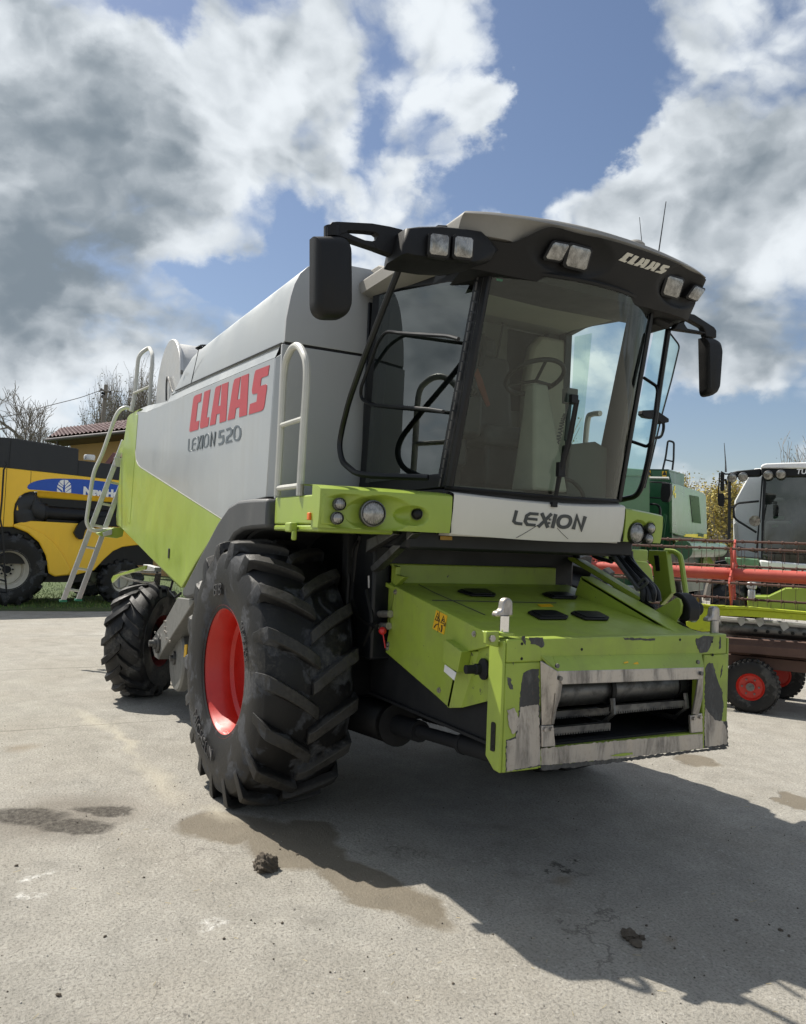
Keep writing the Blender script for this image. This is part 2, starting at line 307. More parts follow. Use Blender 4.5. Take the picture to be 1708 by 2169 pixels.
M['dark']=paint('charcoal_plastic',(.055,.058,.062),.55,0,(.16,.16,.15),.4,3,fine=.15)
M['black']=paint('black_plastic',(.0045,.0045,.005),.5,0,(.035,.034,.032),.3,4,streak=False,fine=.3,spec=.35)
M['frame_black']=paint('black_paint',(.006,.007,.009),.36,0,(.05,.05,.047),.3,4,spec=.35)
M['grime']=paint('oily_black_steel',(.010,.011,.013),.65,.0,(.035,.033,.03),.6,6,spec=.3)
M['rubber']=rubber('tyre_rubber'); M['rubber2']=rubber('dusty_tyre_rubber',(.009,.009,.01),(.11,.108,.104),(.14,.125,.10),.8)
M['rimred']=paint('red_rim_paint',(.50,.022,.012),.38,0,(.22,.10,.07),.35,5,coat=.2)
M['rimred_dull']=paint('dull_red_rim_paint',(.22,.03,.025),.6,0,(.1,.08,.07),.6,6)
M['steel']=steel('bare_worn_steel',(.46,.43,.40),.36,.42,(.08,.07,.06),sc=11,metal=.85,stretch=(1,1,.22)); M['galv']=steel('galvanised_sheet',(.50,.50,.49),.42,.12,(.2,.2,.2),5,.7)
M['guard']=steel('dull_guard_sheet',(.20,.20,.19),.5,.2,(.08,.08,.075),6,.5); M['alu']=steel('aluminium',(.55,.55,.55),.33,.12,(.25,.24,.23),12,.9); M['darksteel']=steel('dark_worn_steel',(.17,.17,.17),.4,.4,(.03,.03,.03),10)
M['primer']=steel('scuffed_dark_primer',(.06,.06,.06),.6,.35,(.20,.20,.19),22,.3,stretch=(1,1,.35))
M['railwhite']=paint('light_grey_rail_paint',(.52,.52,.48),.4,0,(.25,.22,.18),.35,5)
M['redlet']=flat('faded_red_lettering',(.40,.035,.045),.45); M['greylet']=flat('blue_grey_lettering',(.085,.105,.12),.45); M['darklet']=flat('dark_grey_lettering',(.045,.05,.052),.5)
M['creamlet']=flat('cream_lettering',(.58,.55,.47),.6)
M['glass']=glass('tinted_cab_glass',(.80,.90,.83),.68,dust=.004); M['doorglass']=glass('dark_door_glass',(.26,.33,.33),1.7,dust=.002); M['aquaglass']=glass('aqua_door_glass',(.70,.88,.86),1.0)
M['lens']=None
def lensmat():
    m,nt,b,_=nodes('ribbed_lamp_lens'); tc=nt.nodes.new('ShaderNodeTexCoord'); w=nt.nodes.new('ShaderNodeTexWave'); w.inputs['Scale'].default_value=28; w.bands_direction='Y'; w.inputs['Distortion'].default_value=.4; nt.links.new(tc.outputs['Object'],w.inputs[0])
    n=tnoise(nt,22,4,.6); nt.links.new(mixc(nt,ramp(nt,n,.35,.65),(.13,.125,.115),(.36,.35,.33)),b.inputs['Base Color']); b.inputs['Metallic'].default_value=.55; b.inputs['Roughness'].default_value=.22; b.inputs['Coat Weight'].default_value=1
    bump(nt,b,w.outputs['Fac'],.5,.004); return m
M['lens']=lensmat(); M['orange']=flat('orange_reflector',(.75,.16,.01),.3); M['yellow']=flat('yellow_sticker',(.72,.42,.012),.45); M['stickblack']=flat('sticker_print',(.02,.018,.015),.5)
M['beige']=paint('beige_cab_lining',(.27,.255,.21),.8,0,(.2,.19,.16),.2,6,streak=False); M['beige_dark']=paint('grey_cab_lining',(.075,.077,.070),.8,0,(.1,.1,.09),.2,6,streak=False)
M['seat']=flat('dark_seat_cloth',(.035,.036,.04),.9); M['chrome']=flat('polished_pin',(.75,.75,.75),.12,1); M['redplastic']=flat('red_knob',(.55,.02,.02),.4); M['paper']=flat('white_label',(.7,.7,.7),.6)
M['rust']=paint('rusty_brown_sheet',(.10,.055,.042),.75,0,(.26,.16,.12),.5,4); M['greenold']=paint('scratched_lime_paint',(.45,.52,.02),.5,0,(.10,.06,.03),.75,6,streak=False); M['reelred']=paint('faded_red_paint',(.50,.085,.06),.5,0,(.35,.2,.16),.4,5)
M['nhyellow']=paint('yellow_combine_paint',(.92,.56,.03),.42,0,(.35,.24,.07),.3,1.5,coat=.2,var=.05); M['nhblack']=paint('matt_black_tank',(.018,.020,.024),.6,0,(.06,.06,.058),.5,2)
M['nhblue']=flat('blue_decal',(.012,.075,.42),.4); M['decalwhite']=flat('white_decal',(.8,.8,.8),.5)
M['jdgreen']=paint('deep_green_paint',(.010,.085,.030),.35,0,(.12,.14,.1),.35,2,coat=.3); M['jdpanel']=paint('lit_green_panel',(.085,.20,.085),.28,0,(.2,.24,.16),.4,2,coat=.5); M['jdyellow']=flat('yellow_stripe',(.75,.62,.03),.5)  # one green paint in a shaded and a lit tone, light put into colour
M['mint']=paint('pale_green_panel',(.14,.28,.15),.35,0,(.3,.33,.28),.3,2,coat=.3); M['tucwhite']=paint('pale_grey_panel',(.80,.81,.79),.4,0,(.4,.4,.37),.25,2)
M['darkglass']=glass('dark_windscreen',(.25,.30,.29),1.2)
# ================================================================ ground
def ground_mat():
    m,nt,b,_=nodes('concrete_yard'); N=nt.nodes; L=nt.links
    tc=N.new('ShaderNodeTexCoord'); O=tc.outputs['Object']
    def MM(op,a,b2=None,clamp=False):
        n=N.new('ShaderNodeMath'); n.operation=op; n.use_clamp=clamp
        for i,v in enumerate((a,b2)):
            if v is None: continue
            if isinstance(v,(int,float)): n.inputs[i].default_value=v
            else: L.new(v,n.inputs[i])
        return n.outputs[0]
    big=tnoise(nt,.55,6,.6,dist=.5); mid=tnoise(nt,3.2,9,.68); gran=tnoise(nt,62,4,.75); gran2=tnoise(nt,24,7,.75); streak=tnoise(nt,2.0,8,.65,stretch=(.25,1,1))
    c=mixc(nt,ramp(nt,mid,.28,.72),(.27,.26,.232),(.44,.42,.375)); c=mixc(nt,ramp(nt,big,.35,.7,0,.55),c,(.30,.27,.22)); c=mixc(nt,ramp(nt,streak,.5,.75,0,.4),c,(.42,.40,.36))
    c=mixc(nt,ramp(nt,gran,.30,.52,.9,0),c,(.125,.118,.105)); c=mixc(nt,ramp(nt,gran2,.56,.72,0,.75),c,(.56,.54,.49))
    dk=tnoise(nt,1.3,7,.7,dist=.8); c=mixc(nt,ramp(nt,dk,.60,.74,0,.45),c,(.17,.155,.13))
    # fine cracks
    vo=N.new('ShaderNodeTexVoronoi'); vo.feature='DISTANCE_TO_EDGE'; vo.inputs['Scale'].default_value=.33; wz=N.new('ShaderNodeVectorMath'); wz.operation='MULTIPLY_ADD'
    nz=N.new('ShaderNodeTexNoise'); nz.inputs['Scale'].default_value=1.1; nz.inputs['Detail'].default_value=9; nz.inputs['Roughness'].default_value=.65; L.new(O,nz.inputs['Vector']); L.new(nz.outputs['Color'],wz.inputs[0]); wz.inputs[1].default_value=(1.6,1.6,0); L.new(O,wz.inputs[2]); L.new(wz.outputs[0],vo.inputs['Vector'])
    ck=MM('MULTIPLY',ramp(nt,vo.outputs['Distance'],.0008,.003,1,0),ramp(nt,big,.44,.62,0,.6)); c=mixc(nt,ck,c,(.09,.08,.07))
    # stains with an outline of their own (damp sand, oil, grit): ellipses with a wandering edge
    wn=N.new('ShaderNodeTexNoise'); wn.inputs['Scale'].default_value=2.6; wn.inputs['Detail'].default_value=7; wn.inputs['Roughness'].default_value=.6; L.new(O,wn.inputs['Vector'])
    wv=N.new('ShaderNodeVectorMath'); wv.operation='MULTIPLY_ADD'; L.new(wn.outputs['Color'],wv.inputs[0]); wv.inputs[1].default_value=(.42,.42,0); off=N.new('ShaderNodeVectorMath'); off.operation='SUBTRACT'; L.new(O,off.inputs[0]); off.inputs[1].default_value=(.21,.21,0); L.new(off.outputs[0],wv.inputs[2])
    def stain(lst,soft=.25):
        t=None
        for (x,y,rx,ry,an) in lst:
            mp=N.new('ShaderNodeMapping'); mp.vector_type='TEXTURE'; mp.inputs['Location'].default_value=(x,y,0); mp.inputs['Rotation'].default_value=(0,0,rad(an)); mp.inputs['Scale'].default_value=(rx,ry,1e3); L.new(wv.outputs[0],mp.inputs[0])
            ln=N.new('ShaderNodeVectorMath'); ln.operation='LENGTH'; L.new(mp.outputs[0],ln.inputs[0]); q=ramp(nt,ln.outputs['Value'],1-soft,1,1,0); t=q if t is None else MM('MAXIMUM',t,q)
        return t
    def gp(x,y): p=at(z0,x,y,'z',0); return p.x,p.y
    def st(x0,y0,x1,y1,w):                  # an ellipse between two picture points on the ground
        a=Vector(gp(x0,y0)); b2=Vector(gp(x1,y1)); d=b2-a; return ((a.x+b2.x)/2,(a.y+b2.y)/2,d.length/2,w,math.degrees(math.atan2(d.y,d.x)))
    damp=stain([st(360,1735,620,1765,.30),st(520,1760,760,1850,.26),st(660,1800,960,1975,.20),st(600,1740,700,1790,.25),st(1630,1690,1708,1700,.25),st(1420,1600,1520,1620,.22)],.22)
    c=mixc(nt,MM('MULTIPLY',damp,.85),c,mixc(nt,mid,(.115,.098,.072),(.19,.16,.115)))
    halo=stain([st(-30,1700,270,1760,.62)],.6); c=mixc(nt,MM('MULTIPLY',halo,.6),c,(.15,.13,.105))
    grit=stain([st(-40,1715,150,1740,.17),st(60,1745,240,1758,.13),st(150,1718,275,1722,.09)],.35); c=mixc(nt,MM('MULTIPLY',grit,ramp(nt,gran2,.3,.62,.30,.95)),c,(.04,.035,.03))
    brn=stain([st(0,1585,90,1580,.2),st(1160,1860,1240,1870,.10),st(1380,1985,1430,2000,.07)],.8); c=mixc(nt,MM('MULTIPLY',brn,.45),c,(.20,.15,.09))
    spot=tnoise(nt,11,6,.7); oil=stain([st(1100,1850,1250,1835,.22),st(1180,1820,1240,1835,.18)],.9); c=mixc(nt,MM('MULTIPLY',oil,ramp(nt,spot,.54,.6)),c,(.03,.025,.02))
    wht=MM('MULTIPLY',stain([st(390,1960,480,1945,.05),st(50,1860,120,1840,.05),st(40,1900,110,1880,.06),st(395,1975,500,1950,.04)],.9),ramp(nt,gran2,.45,.6)); c=mixc(nt,wht,c,(.70,.69,.66))
    dusty=stain([st(240,1520,300,1620,.10),st(285,1600,400,1725,.16),st(150,1500,260,1560,.12),st(420,1700,520,1745,.14)],.9); c=mixc(nt,MM('MULTIPLY',dusty,.55),c,(.50,.46,.37))
    # slab joints across the far yard
    sp=N.new('ShaderNodeSeparateXYZ'); L.new(wz.outputs[0],sp.inputs[0])
    jp=N.new('ShaderNodeSeparateXYZ'); L.new(O,jp.inputs[0])
    for X0,w in ((-9.6,.02),(-6.1,.022),(-2.6,.012)):
        jd=MM('ABSOLUTE',MM('SUBTRACT',MM('ADD',jp.outputs[0],MM('MULTIPLY',mid,.12)),X0+.06)); c=mixc(nt,MM('MULTIPLY',ramp(nt,jd,w*.5,w*1.5,1,0),ramp(nt,big,.3,.6,.3,.8)),c,(.15,.14,.12))
    L.new(c,b.inputs['Base Color']); b.inputs['Specular IOR Level'].default_value=.25
    L.new(MM('SUBTRACT',.93,MM('MULTIPLY',damp,.12)),b.inputs['Roughness'])
    h=MM('ADD',MM('MULTIPLY',gran,.5),MM('ADD',MM('MULTIPLY',gran2,.7),MM('MULTIPLY',mid,.9))); h=MM('SUBTRACT',h,MM('MULTIPLY',MM('MULTIPLY',damp,.75),MM('MULTIPLY',gran2,1.0)))
    bump(nt,b,h,1.0,.02); return m
g=MB(); g.grid(lambda u,v:Vector((-260+520*u,-260+520*v,0)),26,26)
ground=tag(g.build('ground',ground_mat()),kind='structure')
# ================================================================ the main combine harvester
CH=empty('combine_harvester'); tag(CH,'large lime green and silver combine harvester without header in the middle of the yard','combine harvester')
SY=-1.48
A=lambda zf,pts,y=SY: pl(zf,pts,'y',y)
# --- side panels
mb=MB(); sil=A(z2,[(1200,455),(1135,1450),(1050,1470),(985,1478),(925,1530),(830,1610),(240,1235),(222,1215),(212,1190),(206,1120),(204,1050),(205,970),(208,900),(222,845),(285,845),(445,775)])
mb.prism(sil,(0,.045,0))
top_in=A(z2,[(1244,354),(600,640),(490,693),(465,712),(437,770),(300,797),(237,822)],-1.43); fold=A(z2,[(1200,455),(600,708),(500,752),(470,764),(445,775),(285,845),(222,845)])
mb.add(fold+top_in,[(i,i+1,i+8,i+7) for i in range(6)])
e=A(z2,[(1200,455),(1135,1450)]); mb.prism([e[0],e[1],e[1]+Vector((.07,.06,0)),e[0]+Vector((.07,.06,.05))],(0,.03,0))
side=mb.build('side_panel',M['silver'],CH,.006)
mb=MB()
mb.prism(A(z2,[(825,1612),(240,1240),(222,1220),(210,1192),(203,1120),(201,1050),(202,970),(205,900),(219,842),(237,820),(160,866),(148,885),(120,1060),(100,1200),(82,1400),(70,1580),(75,1640)])+A(z1,[(1000,1590),(1230,1815),(1330,1640),(1420,1500)]),(0,.045,0))
lo=A(z1,[(788,1330),(800,1352),(1000,1590),(1230,1815)]); l2=A(z1,[(790,1390),(832,1420),(960,1545),(1222,1818)],-1.41)
for i in range(3): mb.prism([lo[i],lo[i+1],l2[i+1],l2[i]],(0,.03,.01))
low=mb.build('lower_side_panel',M['green'],CH,.006)
mb=MB()
mb.ribbon(z2,[(219,842),(205,900),(201,970),(200,1050),(203,1120),(210,1190),(222,1220),(240,1237),(828,1612)],4,lambda x,y:at(z2,x,y,'y',SY-.003),vec=(0,.004,0)); mb.build('trim_line',M['railwhite'],low)
mb=MB(); p=at(z1,1145,1582,'y',SY-.004); mb.box(p,(.06,.008,.1)); mb.build('panel_latch',M['black'],low,.02)
# raised vertical crease of the rear corner
mb=MB(); q=A(z1,[(905,640),(935,640),(880,1380),(862,1370)],SY-.004); mb.prism(q,(0,.006,0)); mb.build('panel_crease',M['green'],low,.003)
# lettering traced on the panel plane
CL=[[(120,1353),(105,1345),(102,1325),(104,1290),(175,735),(190,690),(210,670),(332,622),(316,780),(262,805),(222,1160),(287,1140),(265,1308)],
 [(383,600),(495,553),(425,1085),(473,1075),(455,1230),(440,1252),(320,1290),(305,1282),(300,1262),(300,1215)],
 [(590,540),(610,505),(697,468),(640,870),(688,855),(712,460),(836,412),(790,1145),(668,1185),(675,1005),(615,1022),(590,1208),(482,1238)],
 [(945,380),(965,355),(1065,315),(1005,748),(1055,730),(1080,308),(1220,254),(1182,1035),(1038,1078),(1045,885),(980,905),(952,1100),(820,1138),(920,480)],
 [(1610,95),(1580,290),(1465,335),(1455,350),(1437,490),(1545,455),(1560,470),(1562,500),(1560,530),(1515,850),(1495,920),(1460,955),(1218,1027),(1242,830),(1365,785),(1385,625),(1300,645),(1285,630),(1278,570),(1325,280),(1345,205),(1360,190)]]
mb=MB()
for c in CL: mb.prism(A(z19,c,SY-.003),(0,.004,0))
mb.build('side_lettering',M['redlet'],side)
mp=lambda x,y:at(z19,x,y,'y',SY-.003)
def rl(pts): return [tuple(v)[:2] for v in smooth([(a,b,0) for a,b in pts],4,True)]
for nm_l,w,st_,lw,lp in (('model_lettering',22,[[(92,1485),(82,1690),(95,1712),(130,1700)],[(230,1465),(185,1480),(160,1520),(150,1680),(165,1698),(213,1685)],[(158,1585),(222,1572)],[(260,1440),(295,1678)],[(318,1422),(238,1692)],[(350,1412),(330,1672)],[(490,1632),(512,1362),(562,1615),(583,1348)]],23,[(425,1398),(455,1420),(455,1560),(425,1628),(392,1640),(376,1600),(382,1470)]),
    ('number_lettering',38,[[(757,1325),(675,1345),(665,1450),(735,1435),(742,1520),(712,1572),(648,1588)],[(795,1315),(870,1285),(900,1310),(885,1400),(812,1460),(798,1548),(905,1515)]],36,[(1000,1247),(1052,1280),(1060,1400),(1032,1488),(985,1507),(950,1470),(945,1360),(962,1278)])):
    mb=MB()
    for k_,s_ in enumerate(st_): mb.ribbon(z19,s_,w,lambda x,y:at(z19,x,y,'y',SY-.003-.0006*k_),vec=(0,.004,0))
    mb.ribbon(z19,rl(lp),lw,mp,closed=True,vec=(0,.004,0)); mb.build(nm_l,M['greylet'],side)
# --- dark core of the body behind the panels
mb=MB(); core=[(.50,3.14),(.46,2.0),(-.7,1.95),(-1.9,1.45),(-6.0,2.15),(-6.05,2.9),(-5.6,3.3),(-4.9,3.33),(-3.1,3.22)]
mb.prism([Vector((x,-1.42,z)) for x,z in core],(0,2.40,0)); mb.build('body_shell',M['frame_black'],CH)
mb=MB(); mb.prism([Vector((x,.985,z)) for x,z in core],(0,.05,0)); mb.build('left_side_panel',M['green'],CH)
mb=MB(); mb.prism(A(z2,[(150,880),(100,1200),(70,1580),(75,1640)],-1.44)+A(z2,[(75,1640),(70,1580),(100,1200),(150,880)],-1.44)[:0]+[Vector((-5.9,-1.44,2.0)),Vector((-5.4,-1.44,3.42))],(0,2.85,0)); mb.build('rear_hood',M['green'],CH)
# --- grain tank cover (lofted along x)
KL=.66   # the tank is narrower on the far side
HP=[(-1.425,3.55),(-1.402,3.64),(-1.365,3.72),(-1.31,3.78),(-1.22,3.825),(-1.05,3.848),(-.7,3.855)]
def ring(X,top,bot=3.235,sy_=1.):
    k=(top-bot)/(3.855-bot); h=[(-1.45,bot),(-1.447,bot+.5*(3.55-bot)*k)]+[(y*sy_,bot+(z-bot)*k) for y,z in HP]
    return [Vector((X,y,z)) for y,z in h]+[Vector((X,-y*KL,z)) for y,z in h[::-1]]
mb=MB(); mb.loft([ring(.53,3.855),ring(-.6,3.857,3.29),ring(-1.9,3.857,3.345),ring(-2.40,3.852,3.365),ring(-2.58,3.835,3.37),ring(-2.72,3.79,3.375),ring(-2.84,3.71,3.38),ring(-3.00,3.56,3.385),ring(-3.13,3.42,3.39)])
cov=mb.build('tank_cover',M['silver'],CH,0,28)
mb=MB(); mb.ribbon(z2,[(655,395),(600,637)],2.2,lambda x,y:at(z2,x,y,'y',-1.452),vec=(0,.004,0))
mb.ribbon(z2,[(1246,350),(600,640),(485,695)],5,lambda x,y:at(z2,x,y,'y',-1.458),vec=(0,.006,0)); mb.build('cover_seam',M['black'],cov)
mb=MB(); p=at(z2,541,562,'y',-1.448); mb.cyl(p,p+Vector((0,-.02,0)),.025); mb.build('cover_bolt',M['darksteel'],cov)
mb=MB()
for k in range(24):
    a=random.Random(k).uniform(0,6.28); mb.tube(smooth([Vector((-2.72,-1.2,3.80)),Vector((-2.72+.06*math.cos(a),-1.2+.06*math.sin(a),3.88)),Vector((-2.72+.10*math.cos(a+1),-1.2+.10*math.sin(a+1),3.85))],4),.006,4)
mb.build('cable_bundle',M['black'],CH)
# --- front of the tank
mb=MB(); f=[Vector((.55,y,z)) for y,z in ((-1.455,3.235),(-1.45,3.39),*HP,*[(-y*KL,z) for y,z in HP[::-1]],(1.455*KL,3.235))]
mb.prism(f,(-.03,0,0)); mb.prism([Vector((.55,y,z)) for y,z in ((-1.47,3.215),(1.47*KL,3.215),(1.47*KL,2.16),(-1.47,2.16))],(-.03,0,0))
tf=mb.build('tank_front_panel',M['tank_grey'],CH,.004)
mb=MB(); mb.bx((.53,-1.45,3.214),(.545,1.45*KL,3.236)); mb.build('panel_gap',M['black'],tf)
# rim of the tank top behind the cab roof
mb=MB(); mb.prism(pl(z24,[(470,640),(570,578),(640,592),(655,600),(685,720),(617,765)],'y',-.86),(0,1.7,0)); mb.build('tank_rim',M['cream'],CH,.01)
# --- big round screen housing at the rear
mb=MB(); cx,cz,R_=-4.08,3.52,.70
out=[Vector((cx+R_*math.cos(a)*1.0,-1.3,cz+R_*math.sin(a)*.98)) for a in np.linspace(0,math.pi,25)]+[Vector((cx-R_,-1.3,3.2)),Vector((cx+R_,-1.3,3.2))]
mb.prism(out,(0,.04,0)); inn=[Vector((p.x*.985+cx*.015,-1.26,p.z)) for p in out]; mb.prism([Vector((cx+(p.x-cx)*.94,p.y,cz+(p.z-cz)*.94)) for p in inn],(0,.9,0))
dr=mb.build('screen_housing',M['galv'],CH,.008)
mb=MB(); mb.tube(fillet(pl(z1,[(1128,545),(1128,440),(1135,375),(1170,490)],'y',-1.33),.05),.012,6); mb.build('housing_latch',M['darksteel'],dr)
# --- hand rail on the rear deck and the folded aluminium ladder
mb=MB(); r1=pl(z1,[(890,620),(915,500),(940,235),(1012,183)],'x',-5.3); r2=pl(z1,[(1012,183),(1037,235),(1012,590)],'x',-4.9)
mb.tube(fillet(r1+[r2[1],r2[2]],.12),.026,8); mb.tube(pl(z1,[(908,497)],'x',-5.3)+pl(z1,[(1020,447)],'x',-4.9),.018,8); mb.build('deck_handrail',M['railwhite'],CH)
lad=MB(); XL=-6.45
def lr(pts,x=XL): return pl(z11,pts,'x',x)
a0,a1=lr([(1345,150),(685,1890)]); b0,b1=lr([(1480,190),(850,1880)],XL-.02)
def rail_bar(m_,p,q,w,d):
    u=(q-p).normalized(); sx=Vector((1,0,0)); sy=u.cross(sx).normalized(); vs=[]
    for e_ in (p,q):
        for dx,dy in ((-d,-w),(d,-w),(d,w),(-d,w)): vs.append(e_+sx*dx/2+sy*dy/2)
    m_.add(vs,[(0,1,2,3),(7,6,5,4),(0,4,5,1),(1,5,6,2),(2,6,7,3),(3,7,4,0)])
L0=empty('service_ladder',parent=CH)
for p,q in ((a0,a1),(b0,b1)):
    mb=MB(); rail_bar(mb,p,q,.068,.045); mb.build('ladder_rail',M['alu'],L0,.006)
for yy in (598,831,1065,1300,1533,1765):
    p,_=lr([(1180-(yy-598)*.398,yy),(0,0)]); t=(p.z-b0.z)/(b1.z-b0.z); q=b0+(b1-b0)*t; q.z=p.z-.03
    mb=MB(); mb.tube([p,q],.02,6); mb.box(p+Vector((.03,0,0)),(.02,.035,.05)); mb.build('ladder_rung',M['alu'],L0)
for p in (a1,b1):
    mb=MB(); mb.box(p,(.065,.1,.03)); mb.build('ladder_foot',flat('green_plastic',(.01,.16,.09),.5),L0,.005)
mb=MB(); mb.tube(fillet(pl(z11,[(1590,-60),(1500,-85),(1360,-180)],'x',-5.9)[:0]+pl(z1,[(892,610),(860,590),(815,605),(785,650),(745,760),(690,920),(640,1020),(622,1110),(585,1370),(610,1420),(650,1430),(760,1420)],'x',-6.35),.15),.028,8)
mb.build('ladder_handrail',M['railwhite'],CH)
mb=MB(); mb.prism(pl(z11,[(1030,1155),(1220,1095),(1320,1095),(1300,1190),(1240,1210),(1070,1185)],'x',-6.3),(.06,.03,0)); mb.build('ladder_bracket',M['green'],CH,.004)
mb=MB(); mb.prism(lr([(1235,330),(1318,345),(1310,440),(1245,430)],XL+.06),(.05,0,0)); mb.build('ladder_clamp',M['galv'],CH,.004); mb=MB(); mb.prism(lr([(1110,1150),(1215,1110),(1210,1170),(1120,1190)],XL+.2),(.04,0,0)); mb.build('ladder_clamp',M['galv'],CH,.004)
# --- wheel arch
mb=MB(); ao=A(z7,[(1085,30),(1000,32),(920,42),(865,75),(800,170),(690,380),(590,575),(600,605),(625,612)],-1.53); ai=A(z7,[(660,600),(760,440),(850,320),(895,245),(940,215),(1000,205),(1085,200)],-1.53)
mb.prism(ao+ai,(0,.12,0)); mo=[p+Vector((0,.12,0)) for p in ao]; mi=[p+Vector((0,.12,0)) for p in ai]
mb.prism([Vector((p.x,-1.41,p.z)) for p in ao+ai],(0,.62,0))
mb.build('wheel_arch',M['dark'],CH,.025)
# --- drive guard beside the wheel
GD=MB(); GD.prism(A(z15,[(1215,690),(1440,720),(1400,800),(1080,1300),(990,1450),(950,1530),(905,1500),(880,1420),(876,1330),(890,1230),(940,1140),(1045,1000)],-1.47),(0,.20,0)); gd=GD.build('drive_guard',M['guard'],CH,.008)
mb=MB(); p=at(z15,945,1310,'y',-1.48)
mb.lathe([(0,.09),(.035,.09),(.035,.05),(.06,.045),(.06,.02),(.105,.015),(.105,0)],p,(0,-1,0),24); mb.build('drive_hub',M['darksteel'],gd)
for q in [(1048,1015),(1052,1095),(1045,1150),(1062,1168),(1068,1250),(980,1252),(918,1165),(1118,1285)]:
    mb=MB(); p=at(z15,*q,'y',-1.47); mb.cyl(p,p+Vector((0,-.012,0)),.012,8); mb.build('bolt',M['steel'],gd)
mb=MB(); c=at(z15,1260,1530,'y',-1.32); mb.lathe([(0,.05),(.30,.05),(.32,.03),(.32,-.04),(0,-.04)],c,(0,-1,0),32); dk=mb.build('drive_disc',M['guard'],CH)
mb=MB(); c=at(z15,1190,1510,'y',-1.36); mb.lathe([(0,.06),(.03,.06),(.03,.03),(.07,.03),(.07,0),(.12,0),(.12,-.04)],c,(0,-1,0),24); mb.build('drive_shaft_hub',M['darksteel'],dk)
mb=MB(); mb.prism(A(z15,[(1308,1330),(1338,1328),(1328,1500),(1298,1496)],-1.385),(0,.01,0)); mb.build('warning_sticker',M['yellow'],dk)
# --- deck beside the cab
mb=MB(); mb.bx((.60,-1.488,1.985),(1.44,-.9,2.165)); mb.bx((.60,-1.49,1.945),(1.40,-1.0,1.982)); dk2=mb.build('deck_edge',M['green'],CH,.012)
mb=MB(); p=at(z22,30,445,'y',-1.505); mb.box(p,(.04,.02,.045)); mb.build('side_reflector',M['orange'],dk2,.006)
mb=MB(); p=at(z2,1313,1665,'y',-1.52); mb.box(p,(.10,.05,.06)); mb.box(p+Vector((.06,0,-.05)),(.03,.03,.06)); mb.build('deck_hook',M['green'],dk2,.01)
mb=MB(); rp=pl(z2,[(1215,1440),(1265,560)],'y',-1.49); rq=pl(z2,[(1425,560),(1375,1440)],'y',-1.49)
pa=rp[0];pb=rp[1];pc=rq[0];pd=rq[1]; md=(pb+pc)/2+Vector((0,0,.17))
mb.tube(smooth([pa,pa*.5+pb*.5,pb,pb*.8+pc*.2+Vector((0,0,.125)),md,pb*.2+pc*.8+Vector((0,0,.125)),pc,pc*.5+pd*.5,pd],6),.024,10)
for q in ([(1245,940)],[(1218,1388)]):
    u=at(z2,*q[0],'y',-1.49); mb.tube([u,Vector((pc.x-.005,-1.49,u.z+.0))],.018,8)
mb.build('deck_rail',M['railwhite'],CH)
# --- headlamp panels and the white bumper panel
def frontX(y):
    a=abs(y); return 1.70-.12*(a/.69)**2 if a<.69 else 1.58-.02*(a-.69)/.3-.10*max(0,(a-.95)/.55)**2
def dep(y,z,items):
    d=0
    for (cy,cz,ry,rz,h) in items:
        q=((y-cy)/ry)**2+((z-cz)/rz)**2
        if q<1: d+=h*(1-q)**.7 if q>.0 else h
    return d
zc=2.09
def lamp(par,p,r,name,mat=None,dirv=(1,-.12,0)):
    mb=MB(); d=Vector(dirv).normalized(); mb.lathe([(r*1.1,-.03),(r*1.1,.012),(r*1.0,.016)],p,d,28); rg=mb.build(name,M['darksteel'],par)
    mb=MB(); mb.lathe([(r*1.0,.004),(r*.9,.014),(r*.65,.024),(r*.3,.029),(0,.030)],p,d,28); mb.build('lens',mat or M['lens'],rg)
    return rg
def head_panel(sgn,ys,ye,items,zt0,zt1,name):
    mb=MB()
    def fn(u,v):
        y=ys+(ye-ys)*u; zt=zt0+(zt1-zt0)*u; 
        if v<.8:
            t=v/.8; z=1.968+(zt-.045-1.968)*t; X=frontX(y)-.02*(1-t)**3-dep(y,z,items)
        else:
            t=(v-.8)/.2; z=zt-.045+.045*math.sin(t*math.pi/2); X=frontX(y)-.05*(1-math.cos(t*math.pi/2))-t*t*.45
        e=min(1,(1-u)/.10) if sgn>0 else 1
        return Vector((X,y,z))
    mb.grid(fn,90,48,flip=ys<ye)
    # closing faces
    for u in (0,1):
        rim=[fn(u,j/48) for j in range(49)]; b_=[Vector((1.30,rim[0].y,rim[0].z)),Vector((1.30,rim[-1].y,rim[-1].z))]
        [mb.poly([rim[j],rim[j+1],Vector((1.30,rim[j+1].y,rim[j+1].z)),Vector((1.30,rim[j].y,rim[j].z))][::1 if u else -1]) for j in range(48) if min(rim[j].x,rim[j+1].x)>1.301]
    return mb.build(name,M['green'],CH,0,40)
def sp(zf,x,y,off=0): p=at_surf(zf,x,y,lambda yy,zz:frontX(yy)-off,1.55); return p
pk=[sp(z22,350,315),sp(z22,325,465),sp(z22,718,415),sp(z22,1182,420)]
it=[(pk[0].y+.06,pk[0].z,.15,.062,.035),(pk[1].y+.055,pk[1].z,.135,.058,.035),(pk[2].y+.05,pk[2].z,.20,.108,.07),(pk[3].y-.02,pk[3].z-.012,.10,.06,.05)]
hp=head_panel(-1,-1.5,-.70,it,2.235,2.232,'headlamp_panel')
lamp(hp,pk[0]+Vector((.004,0,0)),.034,'marker_lamp'); lamp(hp,pk[1]+Vector((.004,0,0)),.034,'marker_lamp'); lamp(hp,pk[2]+Vector((-.012,0,0)),.071,'headlamp')
lamp(hp,pk[3]+Vector((-.03,.015,0)),.032,'socket_lamp',M['black'],(1,-.5,.1))
qk=[sp(z14,978,285),sp(z14,1110,232),sp(z14,1088,345)]
